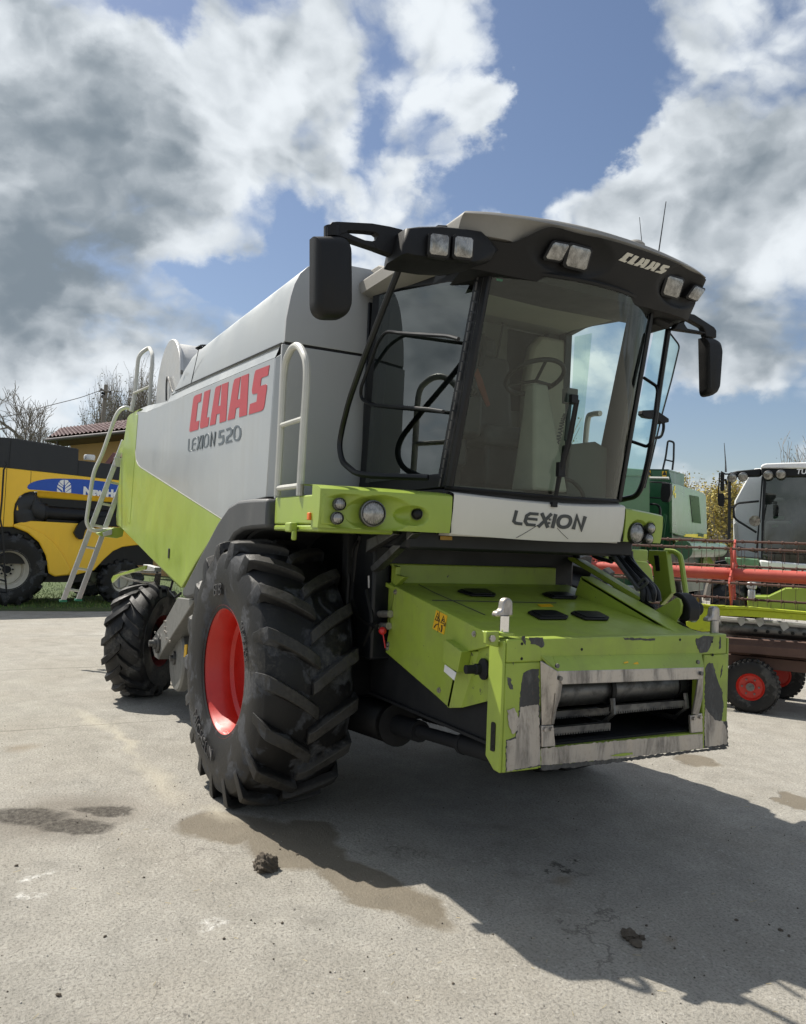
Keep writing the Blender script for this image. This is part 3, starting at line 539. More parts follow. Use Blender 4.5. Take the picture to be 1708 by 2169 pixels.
it2=[(qk[0].y+.01,qk[0].z,.105,.095,.045),(qk[1].y,qk[1].z,.055,.05,.02),(qk[2].y,qk[2].z,.055,.05,.02)]
hp2=head_panel(1,.70,1.08,it2,2.232,2.20,'headlamp_panel')
lamp(hp2,qk[0]+Vector((-.015,0,0)),.068,'headlamp',None,(1,.1,0)); lamp(hp2,qk[1],.036,'marker_lamp',None,(1,.1,0)); lamp(hp2,qk[2],.036,'marker_lamp',None,(1,.1,0))
mb=MB()
def bf(u,v):
    y=-.69+1.38*u; zb=1.965-.018*math.sin(math.pi*u); zt=2.235-.028*math.sin(math.pi*u)
    if v<.75: t=v/.75; return Vector((frontX(y)-.03*(1-t)**2*1.2+.0,y,zb+(zt-.03-zb)*t))
    t=(v-.75)/.25; return Vector((frontX(y)-.03*(1-math.cos(t*math.pi/2))-.25*t*t,y,zt-.03+.03*math.sin(t*math.pi/2)))
mb.grid(bf,50,24)
mb.prism([Vector((frontX(y)-.06,y,1.955)) for y in np.linspace(-.68,.68,15)]+[Vector((1.1,.68,1.955)),Vector((1.1,-.68,1.955))],(0,0,.02))
bp=mb.build('bumper_panel',M['white'],CH,0,40)
def bsurf(y,z):
    u=(max(-.69,min(.69,y))+.69)/1.38; sn=math.sin(math.pi*u); zb=1.965-.018*sn; zt=2.235-.028*sn; t=min(1,max(0,(z-zb)/(zt-.03-zb))); return frontX(y)-.036*(1-t)**2+.004
kk_=0
bm=lambda x,y:at_surf(z20,x,y,bsurf,1.65)
mb=MB()
for w,s_ in ((60,[(208,130),(152,345),(190,385),(320,402)]),(58,[(645,205),(480,193),(410,235),(378,350),(420,412),(585,427)]),(52,[(390,290),(620,314)]),(62,[(710,182),(832,474)]),(56,[(905,197),(640,460)]),(62,[(990,205),(920,482)]),(60,[(1340,505),(1412,242),(1502,512),(1580,250)])):
    kk_+=1; mb.ribbon(z20,s_,w,lambda x,y:bm(x,y)+Vector((.0006*kk_,0,0)),vec=(-.006,0,0))
mb.ribbon(z20,[tuple(v)[:2] for v in smooth([(a,b,0) for a,b in [(1180,243),(1265,268),(1290,345),(1240,440),(1140,468),(1060,435),(1042,350),(1095,262)]],5,True)],66,bm,closed=True,vec=(-.006,0,0))
mb.build('front_lettering',M['darklet'],bp)
mb=MB(); mb.ribbon(z20,[(640,420),(560,470),(430,550),(290,632),(200,680)],5,bm,vec=(-.004,0,0)); mb.build('panel_crack',M['black'],bp); mb=MB(); mb.ribbon(z20,[(1020,480),(1090,560),(1165,632),(1240,700)],2.5,bm,vec=(-.004,0,0)); mb.build('panel_crack',M['black'],bp)
mb=MB(); p=bm(945,15); mb.box(p,(.03,.04,.03)); mb.build('wiper_stop',M['black'],bp)
for q in ((870,312),(852,382)): mb=MB(); p=bm(*q); mb.cyl(p,p+Vector((.008,0,0)),.007,8); mb.build('rivet',M['darksteel'],bp)
mb=MB()
for y0 in (-.695,.695): mb=MB(); mb.bx((1.1,y0-.006,1.97),(1.56,y0+.006,2.215)); mb.build('panel_joint',M['black'],CH)
# ================================================================ wheels
def tyre_mesh(R,Wd,rim,n,dirn,lug_h=.062,lug_w=.078,slope=.30,lugs=True,narrow=1.0):
    """tyre about the local y axis; tread bars in chevrons"""
    mb=MB(); h=Wd/2; B=R-lug_h
    half=[(rim-.012,.88*h),(rim+.02,.92*h),(rim+.06,.955*h),((rim+B)/2-.02,1.0*h),((rim+B)/2+.05,.995*h),(B-.10,.955*h),(B-.055,.90*h),(B-.026,.76*h),(B-.008,.45*h),(B+.004,0)]
    prof=[(r,-t) for r,t in half]+[(r,t) for r,t in half[::-1][1:]]
    mb.lathe(prof,(0,0,0),(0,1,0),96)
    if lugs:
        u,v,d=basis((0,1,0))
        def P(r,th,y): return d*y+(u*math.cos(th)+v*math.sin(th))*r
        rng=random.Random(4)
        for s in (-1,1):
            for i in range(n):
                t0=2*math.pi*(i+(.5 if s>0 else 0))/n; rings=[]; wob=rng.uniform(-.006,.006)
                for k in range(12):
                    t=k/11; y=s*Wd*(-.035+t*.61) if t<.8 else s*Wd*(.453+(t-.8)*.21)
                    th=t0+dirn*slope*(1.15*t-.28*t*t)+wob
                    rt=R-.040*t*t if t<.80 else R-.0256-((t-.80)/.2)**1.35*.185
                    rb=B-.02 if t<.80 else B-.05-(t-.80)/.2*.16
                    w=lug_w*(.50+.06*t)/R*(1 if t<.9 else .9); wb=w*1.42
                    if k==0: rt-=.012
                    rings.append([P(rb,th-wb,y),P(rt,th-w,y),P(rt,th+w,y),P(rb,th+wb,y)])
                mb.loft(rings)
    return mb
def rim_mesh(rim,Wd,side,disc=.0,depth=1.0):
    """side=-1: the dish opens towards -y"""
    mb=MB(); h=Wd/2*.915
    p=[(rim+.012,h*1.0),(rim+.022,h*.985),(rim+.022,h*.95),(rim-.005,h*.93),(rim-.02,h*.86),(rim-.028,h*.70),(rim-.045,h*.62),(rim-.05,h*.36),(rim-.075,h*.28),(rim-.08,h*.02),(rim-.10,-h*.08),(rim-.12,disc),(.19,disc-.02),(.17,disc+.03),(.0,disc+.03)]
    mb.lathe([(r,t) for r,t in p],(0,0,0),(0,side,0),72)
    q=[(rim+.012,-h*1.0),(rim+.022,-h*.95),(rim-.02,-h*.86),(rim-.03,-h*.3),(rim-.085,-h*.1),(rim-.12,disc-.015),(.0,disc-.015)]
    mb.lathe(q,(0,0,0),(0,side,0),72)
    return mb
def tyre_text(par,txt,r,y,ang0,size,side,mat,flip=False):
    """raised letters round the side wall"""
    cu=bpy.data.curves.new('t','FONT'); cu.body=txt; cu.size=size; cu.align_x='CENTER'; cu.extrude=.004; o=bpy.data.objects.new('t',cu); COL.objects.link(o)
    dg=bpy.context.evaluated_depsgraph_get(); me=bpy.data.meshes.new_from_object(o.evaluated_get(dg)); bpy.data.objects.remove(o)
    for v in me.vertices:
        x,yy,zz=v.co; a=ang0-x/r if not flip else ang0+x/r; rr=r+(yy-size*.35)*(1 if not flip else -1)
        # seen from -y: x to the right is +x world
        v.co=(rr*math.cos(a),y-zz*1.0,rr*math.sin(a))
    me.update(); me.materials.append(mat); o=bpy.data.objects.new('sidewall_lettering',me); COL.objects.link(o); o.parent=par; return o
def wheel(name,c,R,Wd,rim,n,dirn,side,rz=0,tm='rubber',rm='rimred',lug_h=.064,lug_w=.078,slope=.3,disc=.0,par=None,rot=0,lugs=True):
    e_=empty(name,c,rz,par); t=tyre_mesh(R,Wd,rim,n,dirn,lug_h,lug_w,slope,lugs).build('tyre',M[tm],e_,.004 if R>.95 else 0,30,1); t.rotation_euler=(0,rot,0)
    r=rim_mesh(rim,Wd,side,disc).build('rim',M[rm],e_,0,40); return e_,r
M['tyrelet']=flat('raised_rubber_letters',(.045,.045,.047),.6)
FW,fr_=wheel('front_wheel',(0,-1.315,.925),.962,.69,.458,18,-1,-1,rz=3,par=CH,rot=rad(9))
mb=MB(); mb.cyl((.0,0,0),(.0,.0,.1),.02,8); v_=mb.build('rim_valve',M['black'],FW); v_.location=(.10,-.12,.33); v_.scale=(.8,.8,.6)
for t_,r_,a_,s_,fl in (('BIB',.585,rad(97),.125,False),('710/75 R34',.60,rad(28),.06,False),('MICHELIN',.60,rad(244),.12,True)):
    tyre_text(FW,t_,r_,-.352,a_,s_,-1,M['tyrelet'],fl)
FL,_=wheel('front_wheel',(0,1.295,.925),.965,.72,.445,18,-1,1,par=CH,rot=rad(2))
RW,rr_=wheel('rear_wheel',(-4.0,-1.42,.635),.66,.47,.31,17,1,1,rz=-36,par=CH,tm='rubber2',rm='rimred_dull',lug_h=.04,lug_w=.07,slope=.42,disc=-.10)
mb=MB(); mb.lathe([(0,.22),(.10,.22),(.12,.18),(.12,.10),(.2,.08),(.2,.0)],(0,0,0),(0,1,0),20); mb.build('hub',M['grime'],RW)
RL,_=wheel('rear_wheel',(-4.0,1.42,.635),.66,.47,.31,17,1,-1,rz=-30,par=CH,tm='rubber2',rm='rimred_dull',lug_h=.04,lug_w=.07,slope=.42)
# ================================================================ chassis
mb=MB(); mb.bx((-.22,-.95,.72),(.22,.95,1.12)); mb.lathe([(.0,.0),(.28,.0),(.30,.12),(.2,.2),(.2,.4)],(0,-.98,.925),(0,1,0),24); mb.lathe([(.0,.0),(.28,.0),(.30,.12),(.2,.2),(.2,.4)],(0,.98,.925),(0,-1,0),24)
mb.build('front_axle',M['grime'],CH,.02)
mb=MB(); mb.bx((-1.6,-.86,1.1),(.86,.86,2.0)); mb.bx((-3.5,-.8,1.25),(-1.6,.8,2.0)); mb.bx((-.3,-1.40,2.005),(1.40,1.0,2.10)); mb.bx((.86,-.9,1.86),(1.40,.95,2.0)); mb.build('chassis',M['frame_black'],CH,.02)
mb=MB(); mb.bx((-4.05,-1.15,.5),(-3.7,1.15,.78)); mb.bx((-3.95,-.5,.78),(-3.6,.5,1.4)); mb.build('rear_axle',M['grime'],CH,.02)
mb=MB(); mb.prism([Vector((x,-.5,z)) for x,z in ((-1.2,1.2),(.3,.85),(.35,.55),(-1.0,.62),(-2.6,.95),(-2.6,1.3))],(0,1.0,0)); mb.build('underbody_pan',M['grime'],CH,.02)
mb=MB(); mb.prism(pl(z22,[(1430,656),(1556,660),(1556,700),(1430,696)],'x',1.41),(-.004,0,0)); mb.build('warning_sticker',flat('dark_orange_sticker',(.35,.2,.03),.5),CH)  # sticker in an even, darker orange yellow
# struts, pipes and hoses in the gap beside the feeder
mb=MB(); mb.prism(pl(z16,[(330,60),(580,-40),(600,10),(320,190)],'y',-.95),(0,.05,0)); mb.prism(pl(z16,[(740,-30),(790,0),(430,350),(380,380),(365,330)],'y',-.9),(0,.06,0)); mb.build('cab_strut',M['darksteel'],CH,.004)
mb=MB(); mb.prism(pl(z16,[(90,-20),(150,-20),(120,700),(75,700)],'y',-.92),(0,.08,0)); mb.prism(pl(z16,[(370,310),(440,330),(420,700),(340,700)],'y',-.82),(0,.2,0)); mb.build('frame_post',M['grime'],CH,.01)
mb=MB(); mb.tube(smooth(pl(z16,[(270,20),(230,180),(205,420),(185,600),(230,780),(320,880),(430,915)],'y',-.86),8),.017,8)
mb.tube(smooth(pl(z16,[(240,80),(205,140),(190,240)],'y',-.88),6),.010,6); mb.tube(smooth(pl(z16,[(120,200),(150,420),(140,700),(170,1000),(160,1300)],'y',-.9),6),.02,8); mb.tube(smooth(pl(z16,[(330,560),(360,700),(380,900),(300,1100)],'y',-.86),6),.016,8); mb.build('hydraulic_hose',M['black'],CH)
mb=MB()
for x0,x1,y in ((395,565,795),(415,550,915)):
    p,q=pl(z16,[(x0,y),(x1,y)],'y',-.80); mb.tube([p,p*.6+q*.4,p*.6+q*.4,q],[.016,.016,.024,.024],10)
p,q=pl(z16,[(362,420),(365,540)],'y',-.85); mb.tube([p,q],.016,8); mb.build('hose_coupling',M['steel'],CH)
mb=MB(); p=at(z16,487,962,'y',-.84); mb.ell(p,.026); mb.tube([p,at(z16,515,1130,'y',-.84)],.005,5); mb.build('dust_cap',M['redplastic'],CH)
# lift rams under the feeder
def ram(y,nm):
    mb=MB(); a=Vector((.02,y,.58)); b=Vector((.80,y,.645)); c=Vector((2.25,y,.77)); d=(b-a).normalized(); prof=[]
    for k in range(15): prof+=[(.105,k*.052),(.135,k*.052+.026)]
    mb.lathe([(0,0)]+prof+[(.12,.79),(.145,.80),(.145,.83),(.06,.84)],a,d,24); o=mb.build('ram_boot',M['black'],CH)
    mb=MB(); mb.tube([b-d*.05,b+(c-b)*.25],.07,14); mb.tube([b+(c-b)*.25,b+(c-b)*.62],.042,12); mb.tube([b+(c-b)*.62,c],.058,14); mb.tube([b+(c-b)*.60,b+(c-b)*.625],.062,14); mb.build(nm,M['grime'],CH)
ram(-.62,'lift_ram'); ram(.1,'lift_ram'); ram(.62,'lift_ram')
# ================================================================ feeder house
FH=empty('feeder_house',parent=CH)
YL=-.78
sp_=pl(z16,[(610,520),(1480,965),(1540,1005),(1540,1110),(1480,1130),(1255,1180),(1145,1725),(1020,1610),(515,1172)],'y',YL)
mb=MB(); mb.prism(sp_,(0,.04,0)); mb.build('side_cover',M['gworn'],FH,.004)
mb=MB(); ftop=[Vector((.30,1.70)),Vector((1.03,1.60)),Vector((2.10,1.435))]
T0,T1=at(z16,610,520,'y',YL),at(z16,1480,965,'y',YL)
def topz(x): return T0.z+(T1.z-T0.z)*(x-T0.x)/(T1.x-T0.x)
xr=.35
mb.prism([Vector((xr,-.765,topz(xr)-.015)),Vector((2.30,-.765,topz(2.30)-.01)),Vector((2.30,.80,topz(2.30)-.01)),Vector((xr,.80,topz(xr)-.015))],(0,0,-.03))
tp=mb.build('top_cover',M['gworn'],FH,.004)
mb=MB(); mb.bx((1.0,-.77,topz(1.0)+.004),(2.22,-.70,topz(1.0)+.006)); 
mb=MB(); mb.bx((.78,-.74,1.60),(.90,.66,1.755)); mb.prism([Vector((.90,-.76,1.63)),Vector((.97,-.76,1.60)),Vector((.97,.68,1.60)),Vector((.90,.68,1.63))],(0,0,-.02)); mb.build('rear_ledge',M['gworn'],FH,.01)
mb=MB(); mb.prism(pl(z16,[(500,285),(620,330),(615,410),(700,430),(600,530),(560,800),(520,1000),(400,900),(430,430)],'y',-.74),(0,.04,0)); mb.build('rear_side_plate',M['gworn'],FH,.004)
# shallow sheet folds on the cover
mb=MB()
for a,b in (((980,660),(1190,668)),((1520,672),(1900,680))):
    p=at(z16,*a,'x',1.5);q=at(z16,*b,'x',1.5)
def ontop(zf,x,y,h=.004):
    d=Vector(ray(*zf(x,y))); o=Vector(CAM); nrm=Vector((-(T1.z-T0.z)/(T1.x-T0.x),0,1)).normalized(); p0=Vector((T0.x,0,T0.z-.012))
    return o+d*((p0-o).dot(nrm)/d.dot(nrm))+nrm*h
NR=Vector((-(T1.z-T0.z)/(T1.x-T0.x),0,1)).normalized()
mb.ribbon(z16,[(975,664),(1190,668),(1520,676),(2200,690)],4,lambda x,y:ontop(z16,x,y,.002),vec=NR*.002); mb.ribbon(z16,[(700,430),(980,580),(1500,810)],4,lambda x,y:ontop(z16,x,y,.002),vec=NR*.002)
mb.build('cover_fold',M['dark'],tp)
def vent(pts,zf):
    mb=MB(); P_=[ontop(zf,*p) for p in pts]; mb.prism(P_,NR*.014); o=mb.build('vent_flap',M['black'],tp,.006); mb=MB(); c=sum(P_,Vector())/len(P_); mb.prism([c+(p-c)*.80+NR*.0145 for p in P_],NR*.006); mb.build('vent_insert',M['frame_black'],o,.003)
vent([(472,310),(485,304),(600,304),(638,325),(632,332),(535,330)],z6); vent([(834,322),(850,316),(945,318),(987,336),(980,342),(880,340)],z6)
vent([(772,402),(790,395),(895,397),(948,420),(940,430),(825,430)],z6); vent([(955,405),(970,398),(1080,402),(1122,424),(1115,434),(1018,432)],z6)
mb=MB(); mb.prism([ontop(z6,*p,.002) for p in ((815,363),(870,361),(885,371),(830,373))],NR*.002); mb.build('faded_sticker',M['yellow'],tp)
# warning label on the side cover
mb=MB(); q=pl(z16,[(1015,757),(1122,812),(1088,998),(978,938)],'y',YL-.004); mb.prism(q,(0,.004,0)); ws=mb.build('warning_sticker',M['yellow'],FH)
mb=MB(); sy=lambda x,y:at(z16,x,y,'y',YL-.006)
for tri in ([(1030,785),(1004,850),(1050,865)],[(1085,815),(1062,880),(1105,895)]): mb.ribbon(z16,tri,5,sy,closed=True,vec=(0,.002,0))
mb.ribbon(z16,[(1025,820),(1035,835),(1025,850)],8,sy,vec=(0,.002,0)); mb.ribbon(z16,[(1085,845),(1078,860),(1090,875)],8,sy,vec=(0,.002,0)); mb.ribbon(z16,[(1048,772),(1030,975)],3,sy,vec=(0,.002,0)); mb.ribbon(z16,[(1000,850),(1110,905)],3,sy,vec=(0,.002,0))
mb.ribbon(z16,[(992,930),(1012,900),(1040,895)],9,sy,vec=(0,.002,0)); mb.ribbon(z16,[(1070,905),(1070,940),(1062,975)],11,sy,vec=(0,.002,0)); mb.ribbon(z16,[(1088,905),(1102,915)],9,sy,vec=(0,.002,0)); mb.ribbon(z16,[(1045,930),(1050,960)],4,sy,vec=(0,.002,0)); mb.build('sticker_symbols',M['stickblack'],ws)
# stepped box at the lower end of the side cover, shaft and plate
mb=MB(); s1=pl(z16,[(1100,1045),(1262,1168),(1222,1370),(1075,1270)],'y',YL-.05); mb.prism(s1,(0,.07,0)); mb.build('shield_box',M['gworn'],FH,.004)
mb=MB(); fa=pl(z16,[(1262,1168),(1145,1725)],'y',YL-.0); fb=pl(z16,[(1450,1165),(1268,1722)],'y',-.745); mb.prism([fa[0],fa[1],fb[1],fb[0]],(-.03,0,0)); fc=pl(z16,[(1545,1095),(1550,1650),(1275,1735)],'y',-.76)
mb.prism([fb[0],fb[1],fc[1],fc[0]],(-.03,0,0)); sw=mb.build('shield_front',M['gchip'],FH,.004)
mb=MB(); c=at(z16,1492,1338,'y',-.765); mb.lathe([(.058,.0),(.058,.012),(.045,.016),(.030,.03),(.030,.055),(.024,.06),(.024,.115),(.0,.118)],c,(-.1,-1,.0),24); mb.build('drive_shaft',M['grime'],FH)
mb=MB(); mb.prism(pl(z16,[(1100,1295),(1212,1375),(1192,1450),(1090,1360)],'y',YL-.054),(0,.003,0)); mb.build('serial_label',M['paper'],FH)
for q in ((618,578),(545,1095),(1393,992),(1047,1547),(1238,1275),(538,1133)):
    mb=MB(); p=at(z16,*q,'y',YL); mb.cyl(p+Vector((0,.005,0)),p+Vector((0,-.006,0)),.017,16); mb.cyl(p,p+Vector((0,-.014,0)),.010,6); mb.build('bolt',M['steel'],FH)
# --- front frame
XF=2.34
fz=lambda pts,x=XF: pl(z9,pts,'x',x)
FF=empty('feeder_frame',parent=CH)
mb=MB()
mb.bx((2.24,-.80,1.305),(2.34,.825,1.425))          # top beam
mb.bx((2.245,-.80,.742),(2.335,-.565,1.304)); mb.bx((2.245,.640,.745),(2.335,.845,1.304)); mb.bx((2.245,-.565,.745),(2.335,.640,.845))
mb.prism([Vector((x,-.818,z)) for x,z in ((2.20,1.415),(2.334,1.415),(2.334,.742),(2.28,.745),(2.20,.80))],(0,.0175,0)); mb.bx((2.2,.845,.75),(2.33,.86,1.40))
fm=mb.build('frame_beam',M['gworn'],FF,.008)
# slot in the side flange
mb=MB(); mb.prism(fillet([Vector((x,-.8215,z)) for x,z in ((2.25,.84),(2.25,.99),(2.29,.99),(2.29,.84),(2.25,.84))],.016)[:-1],(0,.003,0)); mb.build('flange_slot',M['black'],fm)
# hood over the opening, steel lip, side cheeks
mb=MB(); h0=fz([(525,585),(1435,568)]); h1=fz([(560,678),(1450,655)],2.42); mb.prism([h0[0],h0[1],h1[1],h1[0]],(-.0,0,-.012)); mb.prism([fz([(455,583)])[0],h0[0],h1[0],fz([(560,700)],2.42)[0]],(-.004,0,-.01)); mb.build('intake_hood',M['gworn'],FF,.004)
mb=MB(); l0=fz([(560,678),(1450,655),(1445,728),(585,762)],2.422); mb.prism(l0,(-.02,0,0)); mb.build('intake_lip',M['steel'],FF,.004)
mb=MB(); mb.prism([fz([(450,615)])[0],fz([(555,680)],2.42)[0],fz([(545,800)],2.42)[0],fz([(540,900)],2.40)[0],fz([(520,1005)],2.36)[0],fz([(460,1010)],2.345)[0]],(.0,.015,0))
mb.prism([fz([(555,680)],2.422)[0],fz([(590,735)],2.422)[0],fz([(575,840)],2.41)[0],fz([(520,1005)],2.365)[0],fz([(540,880)],2.415)[0]],(-.012,0,0)); mb.build('intake_cheek',M['steel'],FF,.003)
mb=MB(); mb.prism([fz([(1418,730)],2.42)[0],fz([(1450,655)],2.42)[0],fz([(1440,840)],2.40)[0],fz([(1418,950)],2.36)[0],fz([(1380,940)],2.36)[0],fz([(1405,830)],2.41)[0]],(-.014,0,0)); mb.build('intake_cheek',M['steel'],FF,.003)
for q in ([(460,1012),(532,1008),(545,1138),(462,1145)],[(1368,950),(1440,935),(1445,1050),(1372,1058)]):
    mb=MB(); mb.prism(fz(q,2.35),(-.02,0,0)); o=mb.build('corner_plate',M['steel'],FF,.004)
    for s_ in (.25,.8):
        mb=MB(); P_=fz(q,2.35); p=P_[0].lerp(P_[1],s_)+Vector((0,0,-.02)); mb.cyl(p,p+Vector((.012,0,0)),.011,8); mb.build('bolt',M['steel'],o)
# worn bare patches on the frame
def patch(pts,mat,name='worn_patch',x=XF,off=.0015,zf=z9):
    mb=MB(); rj=random.Random(len(pts)*31+int(pts[0][0])); q_=[]
    for i in range(len(pts)):
        a_,b_=pts[i],pts[(i+1)%len(pts)]; n_=max(1,int(math.hypot(b_[0]-a_[0],b_[1]-a_[1])/11))
        for k in range(n_): t_=k/n_; q_.append((a_[0]+(b_[0]-a_[0])*t_+rj.gauss(0,2.0),a_[1]+(b_[1]-a_[1])*t_+rj.gauss(0,2.2)))
    P_=pl(zf,q_,'x',x+off); mb.prism(P_,(-.0015,0,0)); return mb.build(name,M[mat],fm)
LF=2.335
patch([(345,690),(390,668),(442,668),(448,900),(452,1255),(420,1262),(240,1295),(242,1100),(300,1080),(318,960),(330,800)],'primer',x=LF)
patch([(330,900),(440,880),(450,1100),(452,1250),(350,1270),(246,1290),(246,1105),(305,1090)],'steel',x=LF,off=.003)
patch([(250,915),(290,900),(318,960),(312,1040),(285,1065),(258,1010)],'steel',x=LF,off=.0045)
patch([(455,1150),(900,1105),(1440,1062),(1446,1150),(1200,1180),(900,1215),(460,1258)],'steel',x=LF)
patch([(455,1255),(700,1235),(1000,1205),(1440,1155),(1590,1140),(1592,1152),(1200,1200),(800,1250),(460,1285)],'primer',x=LF,off=.003)
patch([(1458,660),(1480,625),(1505,630),(1535,740),(1560,800),(1570,900),(1560,985),(1592,985),(1600,1140),(1450,1150),(1455,900)],'primer',x=LF)
patch([(1455,900),(1520,980),(1570,985),(1595,1060),(1590,1125),(1455,1140)],'steel',x=LF,off=.003)
patch([(1400,480),(1450,465),(1510,465),(1495,520),(1470,565),(1425,565),(1405,530)],'primer'); patch([(380,475),(465,470),(478,520),(460,540),(430,520),(395,515)],'primer'); patch([(335,470),(360,465),(365,520),(350,510)],'primer'); patch([(960,475),(1150,480),(1150,492),(970,488)],'primer')
patch([(245,715),(270,725),(285,790),(268,790),(252,760)],'primer',x=LF); patch([(275,585),(290,575),(293,610),(285,640)],'primer',x=LF); patch([(1545,470),(1555,480),(1552,540),(1542,545)],'primer'); patch([(1555,660),(1565,640),(1562,700),(1553,720)],'primer',x=LF); patch([(420,572),(455,568),(452,590),(440,605),(428,590)],'primer',x=LF)
patch([(880,1195),(935,1180),(1010,1178),(1015,1190),(930,1200)],'green',x=LF,off=.0048)
for q in ([(960,625),(985,618),(990,628),(965,632)],[(1020,630),(1045,622),(1055,640),(1030,645)]):
    mb=MB(); mb.prism(fz(q,2.395),(-.002,0,0)); mb.build('yellow_mark',M['yellow'],FF)
for q in ((340,512),(338,603),(705,546),(1505,580),(1500,500),(1305,487),(165,1050),(160,1140)):
    mb=MB(); p=at(z9,*q,'x',XF+.002 if q[0]>250 else 2.336); mb.cyl(p,p+Vector((-.004,0,0)),.008,8); mb.build('bolt_hole',M['black'],fm)
for q in ((570,722),(1430,692),(550,645),(1408,622)):
    mb=MB(); p=at(z9,*q,'x',2.424); mb.cyl(p,p+Vector((.012,0,0)),.012,8); mb.build('bolt',M['darksteel'],FF)
mb=MB(); p=at(z9,152,478,'x',2.30); mb.prism([p+Vector((0,-.03,.035)),p+Vector((0,.05,.035)),p+Vector((0,.05,-.05)),p+Vector((0,-.03,-.03))],(-.03,0,0)); o=mb.build('hinge_ear',M['gworn'],FF,.006); mb=MB(); mb.cyl(p,p+Vector((.016,-.0,0)),.018,6); mb.build('bolt',M['steel'],o)
# locking pins
for (x,y,zf) in ((232,400,z9),(1513,420,z9)):
    p=at(zf,x,y,'x',2.27); k=1 if x<500 else .95
    e_=empty('lock_pin',parent=FF)
    mb=MB(); mb.lathe([(.05,-.05),(.05,-.035),(.026,-.03)],p,(0,0,1),20); mb.build('pin_collar',M['green'],e_)
    mb=MB(); mb.cyl(p+Vector((0,0,-.05)),p+Vector((0,0,.05)),.026*k,20); mb.build('pin_shaft',M['chrome' if k==1 else 'steel'],e_)
    mb=MB(); mb.prism(fillet([p+Vector((0,a*k,b*k)) for a,b in ((-.055,.045),(-.05,.07),(-.015,.08),(-.01,.13),(.02,.148),(.05,.13),(.055,.045),(-.055,.045))],.018,4)[:-1],(-.05,0,0)); mb.build('pin_hook',M['steel'],e_,.01)
# drum, slats and floor inside the opening
mb=MB(); mb.bx((.6,-.74,.825),(2.24,.74,.842)); mb.bx((.6,-.72,.843),(2.24,-.70,1.36)); mb.bx((.6,.70,.843),(2.24,.72,1.36)); mb.bx((2.24,-.56,.846),(2.30,.635,.858)); mb.build('intake_floor',M['grime'],FF)
mb=MB(); mb.bx((1.1,-.7,.86),(1.14,.7,1.45)); mb.build('intake_back',M['frame_black'],FF)
mb=MB(); mb.cyl((2.13,-.69,1.10),(2.13,.69,1.10),.088,36); dr_=mb.build('intake_drum',M['darksteel'],FF)
for y in (.02,-.02):
    pass
mb=MB(); mb.lathe([(.10,-.015),(.115,-.015),(.115,.015),(.10,.015)],(2.13,.03,1.10),(0,1,0),36); mb.lathe([(.088,-.03),(.098,-.03),(.098,.03),(.088,.03)],(2.13,.60,1.10),(0,1,0),36); mb.build('chain_ring',M['black'],dr_)
def slat(ya,yb,x,z,nm):
    mb=MB(); mb.bx((x-.008,ya,z),(x+.008,yb,z+.030)); mb.bx((x-.03,ya,z+.028),(x+.008,yb,z+.035)); n=int((yb-ya)/.018)
    for k in range(n): y=ya+(k+.5)*(yb-ya)/n; mb.box((x+.004,y,z-.002),(.012,.010,.012))
    o=mb.build(nm,M['darksteel'],FF); return o
slat(.0,.60,2.24,.985,'feeder_slat'); slat(-.60,.02,2.22,.885,'feeder_slat'); slat(-.60,.6,2.05,.93,'feeder_slat')
for y in (-.60,.02,.60):
    mb=MB(); mb.tube([Vector((2.235,y,1.06)),Vector((2.25,y,.98)),Vector((2.16,y,.90)),Vector((1.4,y,.88))],.016,6); mb.build('feeder_chain',M['darksteel'],FF)
# --- wedge-shaped cover and arm on the far side of the feeder
mb=MB(); wa=pl(z14,[(370,740),(490,745),(1560,1330)],'y',.66)
mb.prism(pl(z14,[(368,742),(310,905),(300,960),(1360,1330)],'y',.60),(0,.02,0))
mb.prism([at(z14,370,740,'y',.60),at(z14,1360,1328,'y',.60),at(z14,1560,1332,'y',.80),at(z14,1000,1010,'y',.78),at(z14,490,745,'y',.72)],(0,.0,-.03)); mb.build('wedge_cover',M['gworn'],FH,.006)
mb=MB(); mb.prism(pl(z14,[(160,520),(270,520),(990,1000),(1030,992),(1000,985),(600,770),(350,590)],'y',.86)[:0]+pl(z14,[(170,530),(300,545),(1030,990),(940,1000),(480,715)],'y',.80),(0,.12,-.02)); mb.build('lift_arm',M['gworn'],FH,.006)
mb=MB(); mb.prism(pl(z14,[(985,1005),(1030,1000),(1165,1085),(1120,1105)],'y',.82),(0,.03,0)); mb.prism(pl(z14,[(1360,1235),(1400,1228),(1520,1315),(1480,1310)],'y',.84),(0,.03,0)); mb.build('edge_strip',M['black'],FH)
mb=MB(); mb.prism(pl(z14,[(1120,1130),(1340,1000),(1385,970),(1420,990),(1440,1050),(1430,1140),(1370,1235),(1190,1185)],'y',.82),(0,.02,0)); mb.prism(pl(z14,[(1120,1130),(1190,1120),(1370,1235),(1300,1240)],'y',.80),(0,.06,0)); cb=mb.build('coupler_bracket',M['gworn'],FH,.004)
mb=MB(); ce=at(z14,1435,1070,'y',.9); oo=fillet(pl(z14,[(1340,945),(1370,915),(1430,925),(1500,1000),(1535,1080),(1525,1190),(1500,1225),(1440,1215),(1390,1180),(1440,1080),(1420,980),(1385,960),(1340,945)],'y',.86),.03)[:-1]; mb.prism(oo,(0,.10,0)); mc=mb.build('multi_coupler',M['black'],FH,.012)
mb=MB(); p=at(z14,1590,1090,'y',.98); q=at(z14,1540,1085,'y',.94); mb.tube([q,p],.018,10); ax_=(p-q).normalized()
mb.lathe([(0,.045),(.03,.045),(.045,.03),(.045,-.0),(.02,-.01)],p,ax_,14); mb.build('coupler_knob',M['black'],mc,.004)
